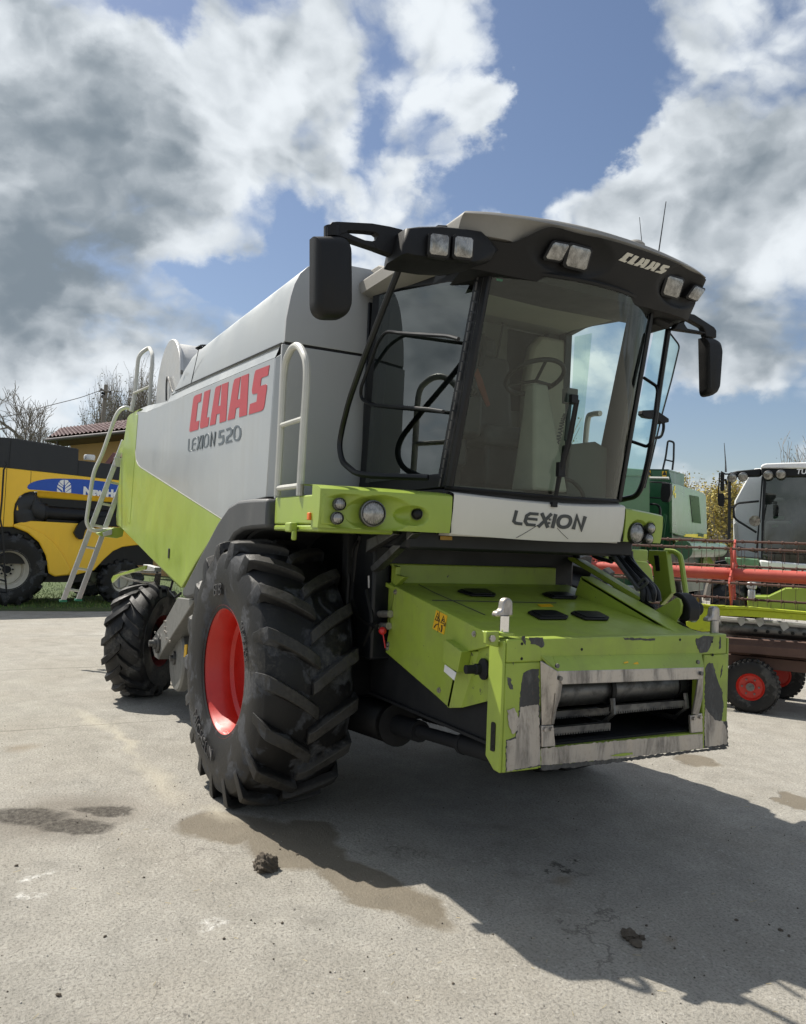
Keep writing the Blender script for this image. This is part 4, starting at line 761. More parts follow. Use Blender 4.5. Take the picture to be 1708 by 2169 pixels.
mb=MB(); mb.prism(pl(z14,[(1530,1160),(1575,1155),(1580,1200),(1540,1240),(1520,1215)],'y',.92),(0,.05,0)); mb.build('coupler_plug',M['mint'],mc,.008)
# hoses and bracket from the bumper down to the far side
mb=MB(); mb.prism(pl(z14,[(600,420),(650,430),(950,830),(990,870),(960,900),(925,850)],'y',.78),(0,.03,0)); mb.build('hose_bracket',M['dark'],CH,.004)
mb=MB()
for k in range(5):
    o_=Vector((0,.03*k,.0)); mb.tube(smooth([p+o_+Vector((.02*math.sin(k*2+i),0,0)) for i,p in enumerate(pl(z14,[(740,470),(760,560),(860,680),(980,800),(1050,900),(1050,1010)],'y',.82))],6),.022,8)
mb.lathe([(.05,0),(.062,.01),(.062,.06),(.05,.07)],at(z14,750,470,'y',.86),(0.2,0,-1),16); mb.build('hose_bundle',M['frame_black'],CH)
mb=MB(); mb.tube(smooth(pl(z14,[(955,860),(985,880),(1060,830),(1080,795),(1040,770),(985,830),(960,860)],'y',.80),5),.010,6); mb.build('hose_tie',M['dark'],CH)
mb=MB(); mb.tube([at(z14,300,400,'y',.9),at(z14,320,550,'y',.9)],.03,8); mb.tube(smooth(pl(z14,[(370,400),(560,450),(500,520),(700,590)],'y',1.0),5),.016,6); mb.build('hydraulic_hose',M['grime'],CH)
# --- far access steps
AS=empty('access_steps',parent=CH)
mb=MB(); mb.prism(pl(z14,[(1090,462),(1278,470),(1338,920),(1212,1055),(1188,905),(1160,900),(1130,640),(1080,580)],'y',1.42),(0,.05,0)); pnl=mb.build('step_side_panel',M['green'],AS,.006)
mb=MB(); mb.prism(pl(z14,[(600,440),(1090,462),(1085,590),(880,570),(640,590)],'x',.95),(-.03,0,0)); mb.prism(pl(z14,[(880,570),(1085,590),(1130,660),(1165,900),(1190,1000),(900,900),(1040,800)],'x',.9),(-.03,0,0)); mb.build('step_back_panel',M['green'],AS,.01)
mb=MB(); mb.prism(pl(z14,[(1145,520),(1195,522),(1210,685),(1168,688)],'y',1.415),(0,.01,0)); mb.build('step_grip',M['black'],AS,.003)
mb=MB(); mb.tube(smooth(pl(z14,[(1270,475),(1360,482),(1420,520),(1440,580),(1470,780),(1500,985)],'y',1.46),6),.02,8); mb.build('step_handrail',M['green'],AS)
mb=MB()
for k,z in enumerate((.55,.9,1.25,1.6)): mb.bx((.75,1.02,z),(1.2,1.40,z+.03))
mb.build('step_tread',M['darksteel'],AS)
# ================================================================ cab
CB=empty('cab',parent=CH)
ZB=2.245
# key points: bottom / top corners (right side, mirrored to the left)
def cabP(name,s=1):
    return {'rb':Vector((.60,-.88*s,2.20)),'rt':Vector((.66,-.86*s,3.70)),'fb':Vector((1.50,-.715*s,2.25)),'ft':Vector((1.80,-.675*s,3.53))}[name]
def lerp4(a,b,c,d,u,v): return a.lerp(b,u).lerp(d.lerp(c,u),v)
mb=MB()
for s in (1,-1):
    rb,rt,fb,ft=[cabP(n,s) for n in ('rb','rt','fb','ft')]
    inn=Vector((0,.05*s,0))
    def bar(p,q,w0,w1,wd=.07):
        d=w0; mb.prism([p,q,q+w1,p+w0],Vector((0,wd*s,0)))
    bar(rb,rt,Vector((.13,.02*s,0)),Vector((.12,.02*s,0)))                    # rear post
    bar(fb,ft,Vector((-.085,-.012*s,0)),Vector((-.085,-.01*s,0)),.05)        # front post
    mb.prism([rb,fb,fb+Vector((.01,0,.09)),rb+Vector((0,0,.11))],Vector((0,.06*s,0)))   # sill
    mb.prism([rt+Vector((0,0,.02)),ft+Vector((0,0,.06)),ft+Vector((-.02,0,-.05)),Vector((1.0,-.81*s,3.60)),rt+Vector((.0,0,-.12))],Vector((0,.06*s,0)))
    mb.prism([fb+Vector((.0,.0,0)),ft+Vector((.0,.0,0)),ft+Vector((.035,.015*s,0)),fb+Vector((.035,.02*s,0))],Vector((0,.03*s,0)))
mb.prism([Vector((.60,-.88,2.12)),Vector((1.5,-.715,2.12)),Vector((1.62,-.3,2.12)),Vector((1.62,.3,2.12)),Vector((1.5,.715,2.12)),Vector((.60,.88,2.12))],(0,0,.12))
mb.bx((.58,-.86,2.2),(.60,.86,3.6))
cf=mb.build('cab_frame',M['frame_black'],CB,.008)
mb=MB(); rb,fb,ft=cabP('rb'),cabP('fb'),cabP('ft')
for k in range(22):
    p=fb.lerp(ft,(k+.5)/22)+Vector((-.035,-.016,0)); mb.box(p,(.010,.006,.05),Matrix.Rotation(rad(13),3,'Y'))
mb.build('hinge_strip',M['darksteel'],cf)
# glass
def wsX(u,v):   # windscreen: u across, v up
    y0=-.712+1.424*u; bb=Vector((1.50+.17*math.sin(math.pi*u)**.8,y0,2.25-.02*math.sin(math.pi*u))); y1=-.672+1.344*u; tt=Vector((1.80+.20*math.sin(math.pi*u)**.8,y1,3.53-.01*math.sin(math.pi*u)))
    p=bb.lerp(tt,v); p.x-=.03*math.sin(math.pi*v)*0; return p
mb=MB(); mb.grid(lambda u,v:wsX(u,v),40,16); ws_=mb.build('windscreen',M['glass'],CB,0,60)
mb=MB(); mb.tube([wsX(k/30,0) for k in range(31)],.012,6); mb.tube([wsX(k/30,1) for k in range(31)],.016,6); mb.tube([wsX(1,k/10)+Vector((.0,.005,0)) for k in range(11)],.012,6); mb.build('screen_seal',M['black'],ws_)
mb=MB(); mb.add([cabP('rb')+Vector((.12,-.005,.10)),cabP('fb')+Vector((-.07,-.005,.08)),cabP('ft')+Vector((-.09,-.005,-.02)),Vector((1.0,-.822,3.58)),cabP('rt')+Vector((.12,-.005,-.10))],[(0,1,2,3,4)])
dg_=mb.build('door_glass',M['doorglass'],CB)
# door guard rails on the near side
mb=MB(); mb.tube(fillet(pl(z3,[(1170,983),(1100,962),(740,940)],'y',-.86)+pl(z3,[(660,925),(600,1000),(530,1190)],'y',-.90)+pl(z3,[(478,1330)],'y',-.92)+pl(z3,[(480,1400),(540,1448)],'y',-.90)+pl(z3,[(960,1480),(1060,1497)],'y',-.80),.06),.012,8); mb.build('door_rail',M['frame_black'],dg_)
# far side: fixed rear quarter and an open glass door
mb=MB(); mb.add([cabP('rb',-1)+Vector((.12,0,.1)),cabP('rb',-1).lerp(cabP('fb',-1),.35)+Vector((0,0,.1)),cabP('rt',-1).lerp(cabP('ft',-1),.35)+Vector((0,0,-.1)),cabP('rt',-1)+Vector((.12,0,-.12))],[(0,1,2,3)]); mb.build('quarter_glass',M['glass'],CB)
XO=1.02
dpts=fillet(pl(z18,[(365,585),(455,640),(570,790),(500,1085),(420,1375),(340,1720),(270,2010),(60,2130),(100,1850),(230,1250)],'x',XO),.04)
mb=MB(); mb.add([Vector(p) for p in dpts],[tuple(range(len(dpts)))]); od=mb.build('open_door_glass',M['aquaglass'],CB)
mb=MB(); mb.tube(fillet(pl(z18,[(365,585),(455,640),(570,790),(500,1085),(420,1375),(340,1720),(270,2010)],'x',XO),.03),.007,6); mb.build('door_edge',M['frame_black'],od)
mb=MB(); mb.prism(pl(z18,[(215,1350),(330,1345),(440,1420),(440,1450),(380,1465),(340,1420),(300,1420),(240,1410),(210,1385)],'x',XO),(.05,0,0)); mb.tube(fillet(pl(z18,[(430,1430),(435,1500),(410,1575),(350,1580)],'x',XO+.04),.03),.013,8); mb.build('door_handle',M['black'],od,.008)
# mirror stays: near and far loops
mb=MB(); st1=pl(z3,[(790,380)],'y',-1.17)+pl(z3,[(500,1120)],'y',-1.16)+pl(z3,[(395,1420)],'y',-1.14)+pl(z3,[(345,1620),(325,1740),(345,1850),(445,1935)],'y',-1.12)+pl(z3,[(560,1950)],'y',-1.05)+pl(z3,[(955,1962)],'y',-.80)
mb.tube(fillet(st1,.07),.020,8); mb.build('mirror_stay',M['frame_black'],CB)
mb=MB(); mb.tube(fillet(pl(z18,[(475,640),(400,1130),(350,1500),(300,1780),(250,1990),(200,2080),(60,2110)],'y',.95),.06),.020,8); mb.tube(fillet(pl(z18,[(265,1065),(385,1145),(365,1350),(325,1620),(290,1655),(160,1610)],'y',.93),.04),.012,8); mb.build('mirror_stay',M['frame_black'],CB)
# interior
mb=MB(); fb_,ft_=cabP('fb',-1),cabP('ft',-1); mb.prism([fb_+Vector((-.02,-.03,.02)),fb_+Vector((-.27,-.01,.02)),ft_+Vector((-.20,-.01,0)),ft_+Vector((-.03,-.03,0))],(0,-.03,0)); mb.build('pillar_lining',M['frame_black'],CB,.01)
mb=MB(); mb.bx((.62,-.83,2.25),(.66,.83,2.95)); mb.bx((.62,-.83,2.95),(.66,.30,3.6)); mb.bx((.62,.68,2.95),(.68,.84,3.6))
IN=mb.build('cab_rear_wall',M['beige_dark'],CB)
mb=MB(); mb.prism([Vector((.64,-.8,3.62)),Vector((1.75,-.62,3.50)),Vector((1.9,0,3.5)),Vector((1.75,.62,3.50)),Vector((.64,.8,3.62))],(0,0,.03)); mb.build('headliner',M['beige'],CB)
mb=MB(); mb.prism([Vector((.66,y,z)) for y,z in ((.40,2.3),(.83,2.3),(.83,3.55),(.55,3.55),(.47,3.45),(.43,3.2))],(.10,0,0)); mb.build('rear_post_lining',M['beige'],CB,.03)
mb=MB(); mb.bx((.66,-.70,2.25),(1.48,.66,2.27)); mb.prism([Vector((1.32,y,z)) for y,z in ((.30,2.26),(.66,2.26),(.66,2.62),(.55,2.66),(.33,2.62))],(.10,0,0)); mb.build('cab_floor',M['beige_dark'],CB,.01)
st=empty('driver_seat',parent=CB)
mb=MB(); mb.loft([[Vector((x,y*.26,z)) for y in (-1,1)]+[Vector((x+.12 if z>2.75 else x,y*.23,z+.02)) for y in (1,-1)] for x,z in ((.70,2.72),(.72,2.8))]) if 0 else mb.box((1.0,.0,2.66),(.50,.50,.14)); mb.build('seat_cushion',M['seat'],st,.05)
mb=MB(); mb.box((.78,.0,3.0),(.14,.48,.62),Matrix.Rotation(rad(-8),3,'Y')); mb.box((.73,.0,3.38),(.10,.28,.18),Matrix.Rotation(rad(-8),3,'Y')); mb.build('seat_back',M['seat'],st,.05)
mb=MB(); mb.box((1.0,0,2.45),(.35,.4,.3)); mb.build('seat_base',M['black'],st,.03)
mb=MB(); mb.box((1.05,-.48,2.75),(.62,.26,.30)); mb.box((1.32,-.52,2.92),(.14,.22,.12),Matrix.Rotation(rad(-20),3,'Y')); mb.build('arm_console',M['black'],CB,.04)
sc=empty('steering_column',parent=CB)
pc_=at(z10,865,708,'x',1.38)
mb=MB(); n_=Vector((-.42,0,.9)).normalized(); u_,v2_,_=basis(n_); mb.tube([pc_+(u_*math.cos(a)+v2_*math.sin(a))*.20 for a in np.linspace(0,2*math.pi,40,endpoint=False)],.016,8,closed=True)
for a in (0.3,2.4,4.5): mb.tube([pc_-n_*.03,pc_+(u_*math.cos(a)+v2_*math.sin(a))*.20],.012,6)
mb.build('steering_wheel',M['black'],sc)
mb=MB(); mb.loft([[Vector((1.50+dx,pc_.y+dy,2.27)) for dx,dy in ((-.16,-.14),(.10,-.14),(.10,.14),(-.16,.14))],[Vector((1.46+dx,pc_.y+dy,2.62)) for dx,dy in ((-.11,-.10),(.07,-.10),(.07,.10),(-.11,.10))],[pc_-n_*.06+Vector((dx,dy,0)) for dx,dy in ((-.05,-.06),(.05,-.06),(.05,.06),(-.05,.06))]]); mb.build('column_cover',M['beige'],sc,.02)
mb=MB(); q1=at(z10,1090,830,'x',1.56); mb.box(q1,(.06,.09,.10)); mb.tube([q1+Vector((0,0,-.05)),q1+Vector((.0,-.02,-.30))],.016,8); o_=mb.build('radio_handset',M['dark'],CB,.012)
mb=MB(); cs=pl(z10,[(1065,940),(1040,1000),(1015,1110),(970,1190)],'x',1.52); cs=smooth(cs,30); hel=[]
for i,p in enumerate(cs): a=i*1.15; hel.append(p+Vector((math.cos(a)*.012,math.sin(a)*.016,0)))
mb.tube(hel,.004,5); mb.build('coiled_cord',M['dark'],o_)
mb=MB(); mb.tube(smooth(pl(z10,[(1045,1350),(1110,1380),(1165,1440),(1180,1500)],'x',1.52),6),.014,8); mb.build('cab_cable',M['black'],CB)
# white access rail seen through the glass, on the far side
mb=MB(); mb.tube(smooth(pl(z10,[(1175,1500),(1185,1200),(1205,980),(1235,945),(1285,940)],'y',.98),6),.022,8); mb.build('far_handrail',M['railwhite'],CB)
# roof console, strap and trim inside the cab
mb=MB(); mb.prism(pl(z10,[(885,130),(1020,180),(1170,160),(1130,215),(1000,235),(890,215)],'x',1.45),(-.25,0,0)); rc_=mb.build('roof_console',M['beige'],CB,.02)
mb=MB(); mb.prism(pl(z10,[(884,180),(905,178),(1000,200),(1035,190),(1020,225),(960,238),(900,215)],'x',1.46),(-.005,0,0)); mb.build('console_grille',flat('amber_grille',(.35,.22,.05),.5),rc_)
mb=MB(); mb.prism(pl(z10,[(500,650),(530,720),(580,885),(560,900),(500,760),(480,690)],'x',1.0),(-.01,0,0)); mb.build('seat_strap',flat('rust_strap',(.16,.04,.02),.8),CB)
mb=MB(); mb.tube(fillet(pl(z10,[(685,60),(655,400),(620,600),(455,598)],'x',.72),.05),.008,5); mb.build('rear_trim_line',M['black'],CB)
mb=MB(); c=at(z10,755,260,'x',.75); mb.ell(c,(.03,.085,.10)); mb.build('cab_speaker',M['black'],CB)
mb=MB(); mb.prism(pl(z10,[(520,430),(545,425),(560,520),(535,640),(510,640),(530,520)],'x',1.05),(-.03,0,0)); mb.build('dark_cab_shape',M['black'],CB)  # unidentified dark upright shape inside the cab
mb=MB(); mb.prism(pl(z10,[(300,1300),(440,990),(440,1280),(400,1290)],'x',1.25),(-.25,0,0)); mb.build('door_console',M['black'],CB,.03)
# wiper
mb=MB(); wp=[at_surf(z10,x,y,lambda yy,zz:1.50+(zz-2.25)*.235+.19*math.sqrt(max(0,1-(yy/.72)**2))+.02,1.8) for x,y in ((1000,1468),(1030,1300),(1085,1100),(1130,850))]
mb.tube(wp,[.014,.018,.014,.012],6); mb.tube([p+Vector((0,.02,0)) for p in wp[1:]],.007,5); mb.box(wp[1],(.03,.05,.09)); mb.box(wp[3]+Vector((0,-.02,0)),(.03,.05,.05)); mb.build('wiper',M['black'],ws_)
mb=MB(); p=[wsX(.06,.985)]; q=wsX(.055,.97); mb.box(q+Vector((-.02,.02,0)),(.01,.04,.03)); mb.build('green_sticker',flat('green_sticker',(.02,.25,.15),.5),ws_)
# ---------------------------------------------------------------- roof
RF=empty('cab_roof',parent=CH)
def rX(y): a=abs(y); return 2.10-.10*(a/1.0)**2-.10*max(0,a-.75)**2*4
def rtop(y): return 3.785-.03*(abs(y)/1.0)**2
mb=MB(); n=48
def outline(ins,z0,back=.55,lift=0,fi=0,fw=1):
    pts=[]; SW=.95-ins
    def w(y): t=min(1,max(0,(-y-.50)/.18)); return 1-t*t*(3-2*t)*(1-fw)
    for k in range(49): y=-SW+2*SW*k/48; pts.append(Vector((rX(y)-ins-fi*w(y),y,z0+lift*(1-y*y))))
    for k in range(1,8): t=k/8; pts.append(Vector((rX(SW)-ins-fi-(rX(.95)-fi-back-ins)*t,SW-.03*t,z0)))
    for k in range(9): y=(.92-ins)-2*(.92-ins)*k/8; pts.append(Vector((back+ins*.3,y,z0)))
    for k in range(1,8): t=1-k/8; pts.append(Vector((rX(SW)-ins-fi-(rX(.95)-fi-back-ins)*t,-SW+.03*t,z0)))
    return pts
mb.loft([outline(.14,3.60,.6,0,.30),outline(.03,3.635,.6,0,.22),outline(.0,3.65,.6,0,.11,.55),outline(0,3.71,.55,.0,.065,.5),outline(0,3.728,.55,.015,.04,.4),outline(0,3.735,.55,.04),outline(.015,3.75,.55,.055),outline(.07,3.76,.6,.075),outline(.22,3.765,.75,.09),outline(.5,3.765,1.0,.10)]); rf=mb.build('roof_shell',M['cream'],RF,0,50)
mb=MB(); p=at(z23,518,108,'x',1.95); mb.ell(p+Vector((-.01,0,0)),(.02,.018,.022)); mb.build('roof_plug',M['black'],rf)
# dark front fascia with the lamps
def fas(y,z):
    return rX(y)+.018-max(0,(3.765-z))*.62-.02*max(0,abs(y)-.9)*5
def ftopz(y):
    s=lambda e0,e1,x:(lambda t:t*t*(3-2*t))(min(1,max(0,(x-e0)/(e1-e0))))
    return 3.752-.11*s(.40,.66,-y)-.02*(y**2)
lampL=[at_surf(z23,978,390,fas,2.),at_surf(z23,1208,448,fas,2.)]; lampR=[at_surf(z18,525,270,fas,2.),at_surf(z18,705,330,fas,2.)]
def ff(u,v):
    y=-.86+1.83*u; zb=3.47+.02*abs(y); zt=ftopz(y); z=zb+(zt-zb)*v; d=0
    for cy,cz,ry,rz,h in fdeps:
        q=((y-cy)/ry)**2+((z-cz)/rz)**2
        if q<1: d+=h*(1-q)**.8
    return Vector((fas(y,z)-d,y,z))
fdeps=[((lampL[0].y+lampL[1].y)/2+.04,(lampL[0].z+lampL[1].z)/2,.30,.115,.05),((lampR[0].y+lampR[1].y)/2-.03,(lampR[0].z+lampR[1].z)/2,.24,.115,.05)]
mb=MB(); mb.grid(ff,90,24); mb.grid(lambda u,v:Vector((ff(u,0).x*(1-v)+1.5*v,ff(u,0).y*(1-v)+ff(u,0).y*.85*v,ff(u,0).z+.02*v)),30,4,flip=True); mb.grid(lambda u,v:ff(u,1)+Vector((-.06*v,0,.0)),60,1)
mb.grid(lambda u,v:ff(1,u)+Vector((-.35*v,.0,0)),12,3); mb.grid(lambda u,v:ff(0,u)+Vector((-.35*v,.0,0)),12,3,flip=True)
fs_=mb.build('lamp_fascia',M['black'],RF,0,45)
def slamp(c,w,h,par,tilt=(1,0,-.35),skew=0.,twin=False,name='work_lamp'):
    d=Vector(tilt).normalized(); sy=Vector((0,0,1)).cross(d).normalized(); sz=d.cross(sy)
    def rr(w_,h_,off): return [c+d*off+sy*(a*w_+b*skew*h_)+sz*(b*h_) for a,b in ((-1,-.8),(-.8,-1),(.8,-1),(1,-.8),(1,.8),(.8,1),(-.8,1),(-1,.8))]
    mb=MB(); mb.loft([rr(w*1.0,h*1.0,-.06),rr(w*1.22,h*1.22,-.03),rr(w*1.22,h*1.22,.022),rr(w*1.03,h*1.03,.028)]); o=mb.build(name,M['black'],par)
    mb=MB(); mb.loft([rr(w,h,.0),rr(w,h,.030),rr(w*.8,h*.8,.035)]); l=mb.build('lens',M['lens'],o)
    return o
slamp(lampL[0]+Vector((-.025,0,0)),.052,.048,fs_,(1,-.15,-.4),.35); slamp(lampL[1]+Vector((-.035,0,0)),.078,.060,fs_,(1,.0,-.4)); slamp(lampR[0]+Vector((-.035,0,0)),.072,.058,fs_,(1,.05,-.4)); slamp(lampR[1]+Vector((-.02,0,0)),.058,.042,fs_,(1,.2,-.4),.5)
RC=[[(400,125),(425,125),(570,178),(560,200),(515,242),(450,228),(400,280),(345,345),(405,365),(330,402),(160,335),(165,325),(250,270),(330,190)],[(615,205),(640,205),(730,240),(650,330),(575,410),(600,420),(590,435),(535,468),(385,410),(470,345)],
 [(820,272),(850,272),(880,290),(890,330),(800,440),(835,445),(920,312),(940,306),(1035,330),(1000,400),(910,500),(855,555),(745,530),(790,490),(740,470),(680,505),(570,475),(620,440),(700,390)],
 [(1105,372),(1150,372),(1195,395),(1110,525),(1140,530),(1215,405),(1240,402),(1320,430),(1315,465),(1240,540),(1130,650),(1040,615),(1090,575),(1040,570),(970,600),(865,570),(910,545),(1000,490)],
 [(1400,465),(1425,460),(1585,505),(1575,530),(1545,560),(1450,560),(1430,590),(1500,610),(1470,650),(1420,680),(1350,718),(1160,660),(1230,630),(1310,635),(1340,620),(1300,580),(1340,520)]]
mb=MB()
for c in RC: mb.prism([at_surf(z21,x,y,lambda yy,zz:fas(yy,zz)+.004,2.) for x,y in c],(-.004,0,.001))
mb.build('roof_lettering',M['creamlet'],fs_)
# side lamp pods with two square lamps, and the mirrors
def mirror_cx(): pass
PX=1.96
mb=MB(); po=pl(z24,[(862,178),(1000,160),(1240,155),(1450,175),(1710,215),(1790,290),(1900,420),(1820,540),(1640,580),(1300,560),(1060,520),(880,495),(806,475),(815,380)],'x',PX)
pod_in=[p+Vector((-.05,0,.0)) for p in po]; c=sum(po,Vector())/len(po)
mb.loft([[c+(p-c)*.90+Vector((.035,0,0)) for p in po],[c+(p-c)*.985+Vector((.02,0,0)) for p in po],po,[p+Vector((-.15,0,0)) for p in po],[c+(p-c)*.8+Vector((-.30,0,0)) for p in po]]); pod=mb.build('lamp_pod',M['black'],RF,0,50)
for q in ((1237,365),(1510,392)): slamp(at(z24,*q,'x',PX+.06),.051,.054,pod,(1,-.25,-.12))
mb=MB(); mb.prism(pl(z24,[(1220,140),(1245,126),(1420,135),(1590,178),(1580,190)],'x',PX-.15),(-.25,0,0)); mb.build('pod_cap',M['dark'],pod,.01)
MA=empty('wing_mirror',parent=CH)
mb=MB(); MX=1.86; ou=pl(z24,[(0,150),(50,95),(110,90),(500,110),(700,145),(840,180),(848,200),(812,330),(800,440),(775,468),(735,465),(560,400),(125,250),(120,265),(0,250)],'x',MX); ho=pl(z24,[(215,210),(230,190),(300,188),(450,198),(540,210),(572,235),(572,265),(550,295),(500,310),(420,300),(280,245)],'x',MX)
# frame with a hole: two prisms meeting round the slot
up=pl(z24,[(0,150),(50,95),(110,90),(500,110),(700,145),(840,180),(848,200),(812,330),(800,440),(775,468),(735,465),(555,398),(500,310),(550,295),(572,265),(572,235),(540,210),(450,198),(300,188),(230,190),(215,210),(125,240),(0,250)],'x',MX)
dn=pl(z24,[(125,240),(215,210),(280,245),(420,300),(500,310),(555,398),(300,312),(125,250)],'x',MX)
mb.prism(up,(-.06,0,0)); mb.prism(dn,(-.058,0,0)); mb.build('mirror_arm',M['black'],MA,.012,30)
def mirror_head(pts,zf,x,thick,par):
    mb=MB(); P_=fillet(pl(zf,pts,'x',x)+[at(zf,*pts[0],'x',x)],.085,6)[:-1]; c=sum(P_,Vector())/len(P_)
    mb.loft([[c+(p-c)*.80+Vector((.055,0,0)) for p in P_],[c+(p-c)*.92+Vector((.042,0,0)) for p in P_],[c+(p-c)*.98+Vector((.02,0,0)) for p in P_],P_,[p+Vector((-thick,0,0)) for p in P_]]); o=mb.build('mirror_head',M['black'],par,0,40)
    mb=MB(); mb.prism([c+(p-c)*.93+Vector((-thick-.001,0,0)) for p in P_],(-.003,0,0)); mb.build('mirror_glass',M['chrome'],o)
mirror_head([(140,258),(398,258),(402,838),(140,834)],z3,MX,.05,MA)
mb=MB(); mb.tube(pl(z3,[(275,190),(278,265)],'x',MX-.03),.045,12); mb.build('mirror_pivot',M['black'],MA)
MA2=empty('wing_mirror',parent=CH); X2=1.75
mb=MB(); mb.prism(pl(z18,[(380,470),(470,405),(560,420),(640,480),(600,560),(550,610),(480,645),(360,585)],'x',X2),(-.25,0,0)); mb.build('lamp_pod',M['black'],RF,.03)
mb=MB(); mb.prism(pl(z18,[(520,540),(580,435),(645,490),(585,590)],'x',X2+.05),(-.1,0,0)); mb.build('pod_lamp',M['dark'],RF,.01)
mb=MB(); mb.prism(pl(z18,[(645,510),(700,520),(870,630),(890,660),(888,725),(800,715),(785,655),(770,630),(650,565),(620,570)],'x',X2),(-.05,0,0)); mb.prism(pl(z18,[(520,650),(600,520),(645,510),(620,570),(615,600),(640,640),(785,668),(805,690)],'x',X2),(-.048,0,0)); mb.build('mirror_arm',M['black'],MA2,.012,30)
mirror_head([(762,722),(902,735),(868,1213),(772,1235)],z18,X2,.035,MA2)
# beacon stub and aerials
mb=MB(); p=at(z4,1160,250,'x',1.6); mb.lathe([(.07,-.06),(.07,.0),(.05,.02),(.0,.022)],p,(0,0,1),20); mb.build('beacon_base',M['cream'],RF)
for a,b,r in (((1288,300),(1335,8),.005),((1208,270),(1187,95),.003)):
    mb=MB(); p,q=at(z4,*a,'x',1.5),at(z4,*b,'x',1.5); p.z-=.05; mb.tube([p,p.lerp(q,.12),p.lerp(q,.13),q],[r*2.2,r*2,r,r*.6],6); mb.build('aerial',M['black'],RF)
# ================================================================ ground cover
def depth_pt(x,y,dist,z=None):
    d=ray(x,y); p=Vector(CO+d*dist)
    if z is not None: p.z=z
    return p
gv=MB(); rg=random.Random(11)
for k in range(26000):
    X=-14.3-abs(rg.gauss(0,1))*7*rg.random()-rg.random()*1.2; Y=rg.uniform(-9.5,6.5); 
    if rg.random()<math.exp((X+14.6)*3): continue
    h=rg.uniform(.02,.085); a=rg.uniform(0,6.28); w=.012; dx,dy=math.cos(a)*w,math.sin(a)*w; t=Vector((rg.uniform(-.03,.03),rg.uniform(-.03,.03),h))
    p=Vector((X,Y,0)); gv.add([p+Vector((dx,dy,0)),p-Vector((dx,dy,0)),p+t],[(0,1,2)],0 if rg.random()<.75 else 1)
gs=MB(); gs.grid(lambda u,v:Vector((-14.35-46*u-.25*math.sin(v*37)*(1-u)-.15*math.sin(v*83)*(1-u),-40+60*v,.008)),20,120)
gmat=paint('lawn_soil',(.055,.085,.022),.95,0,(.11,.10,.06),.8,1.5,streak=False,var=.3)
lawn=tag(gs.build('lawn',gmat),kind='structure')
tag(gv.build('grass',[flat('grass_blade',(.095,.17,.03),.7),flat('dry_grass_blade',(.22,.24,.08),.8)]),'short spring grass growing along the edge of the concrete under the yellow combine','grass',kind='stuff')
def clod(p,s,seed,nm='mud_clod',flatz=.7):
    r=random.Random(seed); mb=MB(); n=4
    pts=[(Vector((r.gauss(0,1),r.gauss(0,1),r.gauss(0,.8))).normalized(),r.uniform(.65,1.15)) for _ in range(14)]
    def fn(u,v):
        d=Vector((math.cos(2*math.pi*u)*math.sin(math.pi*v),math.sin(2*math.pi*u)*math.sin(math.pi*v),math.cos(math.pi*v)))
        rr=min(q/max(.25,d.dot(m)) for m,q in pts if d.dot(m)>.2) if any(d.dot(m)>.2 for m,_ in pts) else .9
        rr=min(rr,1.3)*(1+.16*math.sin(d.x*9+seed)*math.sin(d.y*8+d.z*7)+.08*math.sin(d.x*21+seed)*math.sin(d.y*23+d.z*19)); return Vector((d.x*rr*s,d.y*rr*s,max(-.35*s,d.z*rr*s*flatz)+.35*s))
    mb.grid(fn,40 if s>.03 else 9,22 if s>.03 else 6); o=mb.build(nm,M['mud'],None,0,25); o.location=p; return o
mm,nt_,b_,_=nodes('dried_mud'); nn_=tnoise(nt_,45,6,.7); nt_.links.new(mixc(nt_,nn_,(.035,.028,.022),(.14,.115,.085)),b_.inputs['Base Color']); b_.inputs['Roughness'].default_value=.95; bump(nt_,b_,nn_,.6,.01); M['mud']=mm
P0=lambda x,y:at(z0,x,y,'z',0)
tag(clod(P0(562,1842),.072,3),'fist sized broken clod of dried mud lying in the sunlight in the left foreground','mud clod')
for i,(dx,dy,s) in enumerate(((0,0,.038),(.055,-.02,.03),(-.05,.02,.024),(.02,.05,.02))):
    o=clod(P0(1338,1990)+Vector((dx,dy,0)),s,20+i); tag(o,['largest lump of the dark crumbled mud heap in the right foreground shadow','lump on the near right side of the crumbled mud heap in the shadow','lump on the left side of the crumbled mud heap in the shadow','small lump at the back of the crumbled mud heap in the shadow'][i],'mud clod','lumps of a crumbled mud heap')
for i,(x,y,s) in enumerate(((630,1811,.013),(593,1800,.009),(500,1822+50,.009),(598,1957,.013),(532,1950,.01),(540,1957,.009),(305,1860,.011),(35,1835,.016),(125,2110,.02),(222,1985,.013),(1370,1962,.013),(1655,1972,.02),(1672,1984,.014),(1630,1960,.01),(1560,1950,.016),(1690,1925,.01),(1430,2010,.012),(960,2085,.010),(475,1990,.012),(1420,1985,.008),(580,2000,.008),(700,2060,.009),(830,1990,.008))):
    tag(clod(P0(x,y),s*.6,40+i,'mud_crumb'),'tiny dark crumb of dried mud scattered on the bare concrete','mud crumb','tiny mud crumbs on the concrete')
gr=MB(); rq=random.Random(5)
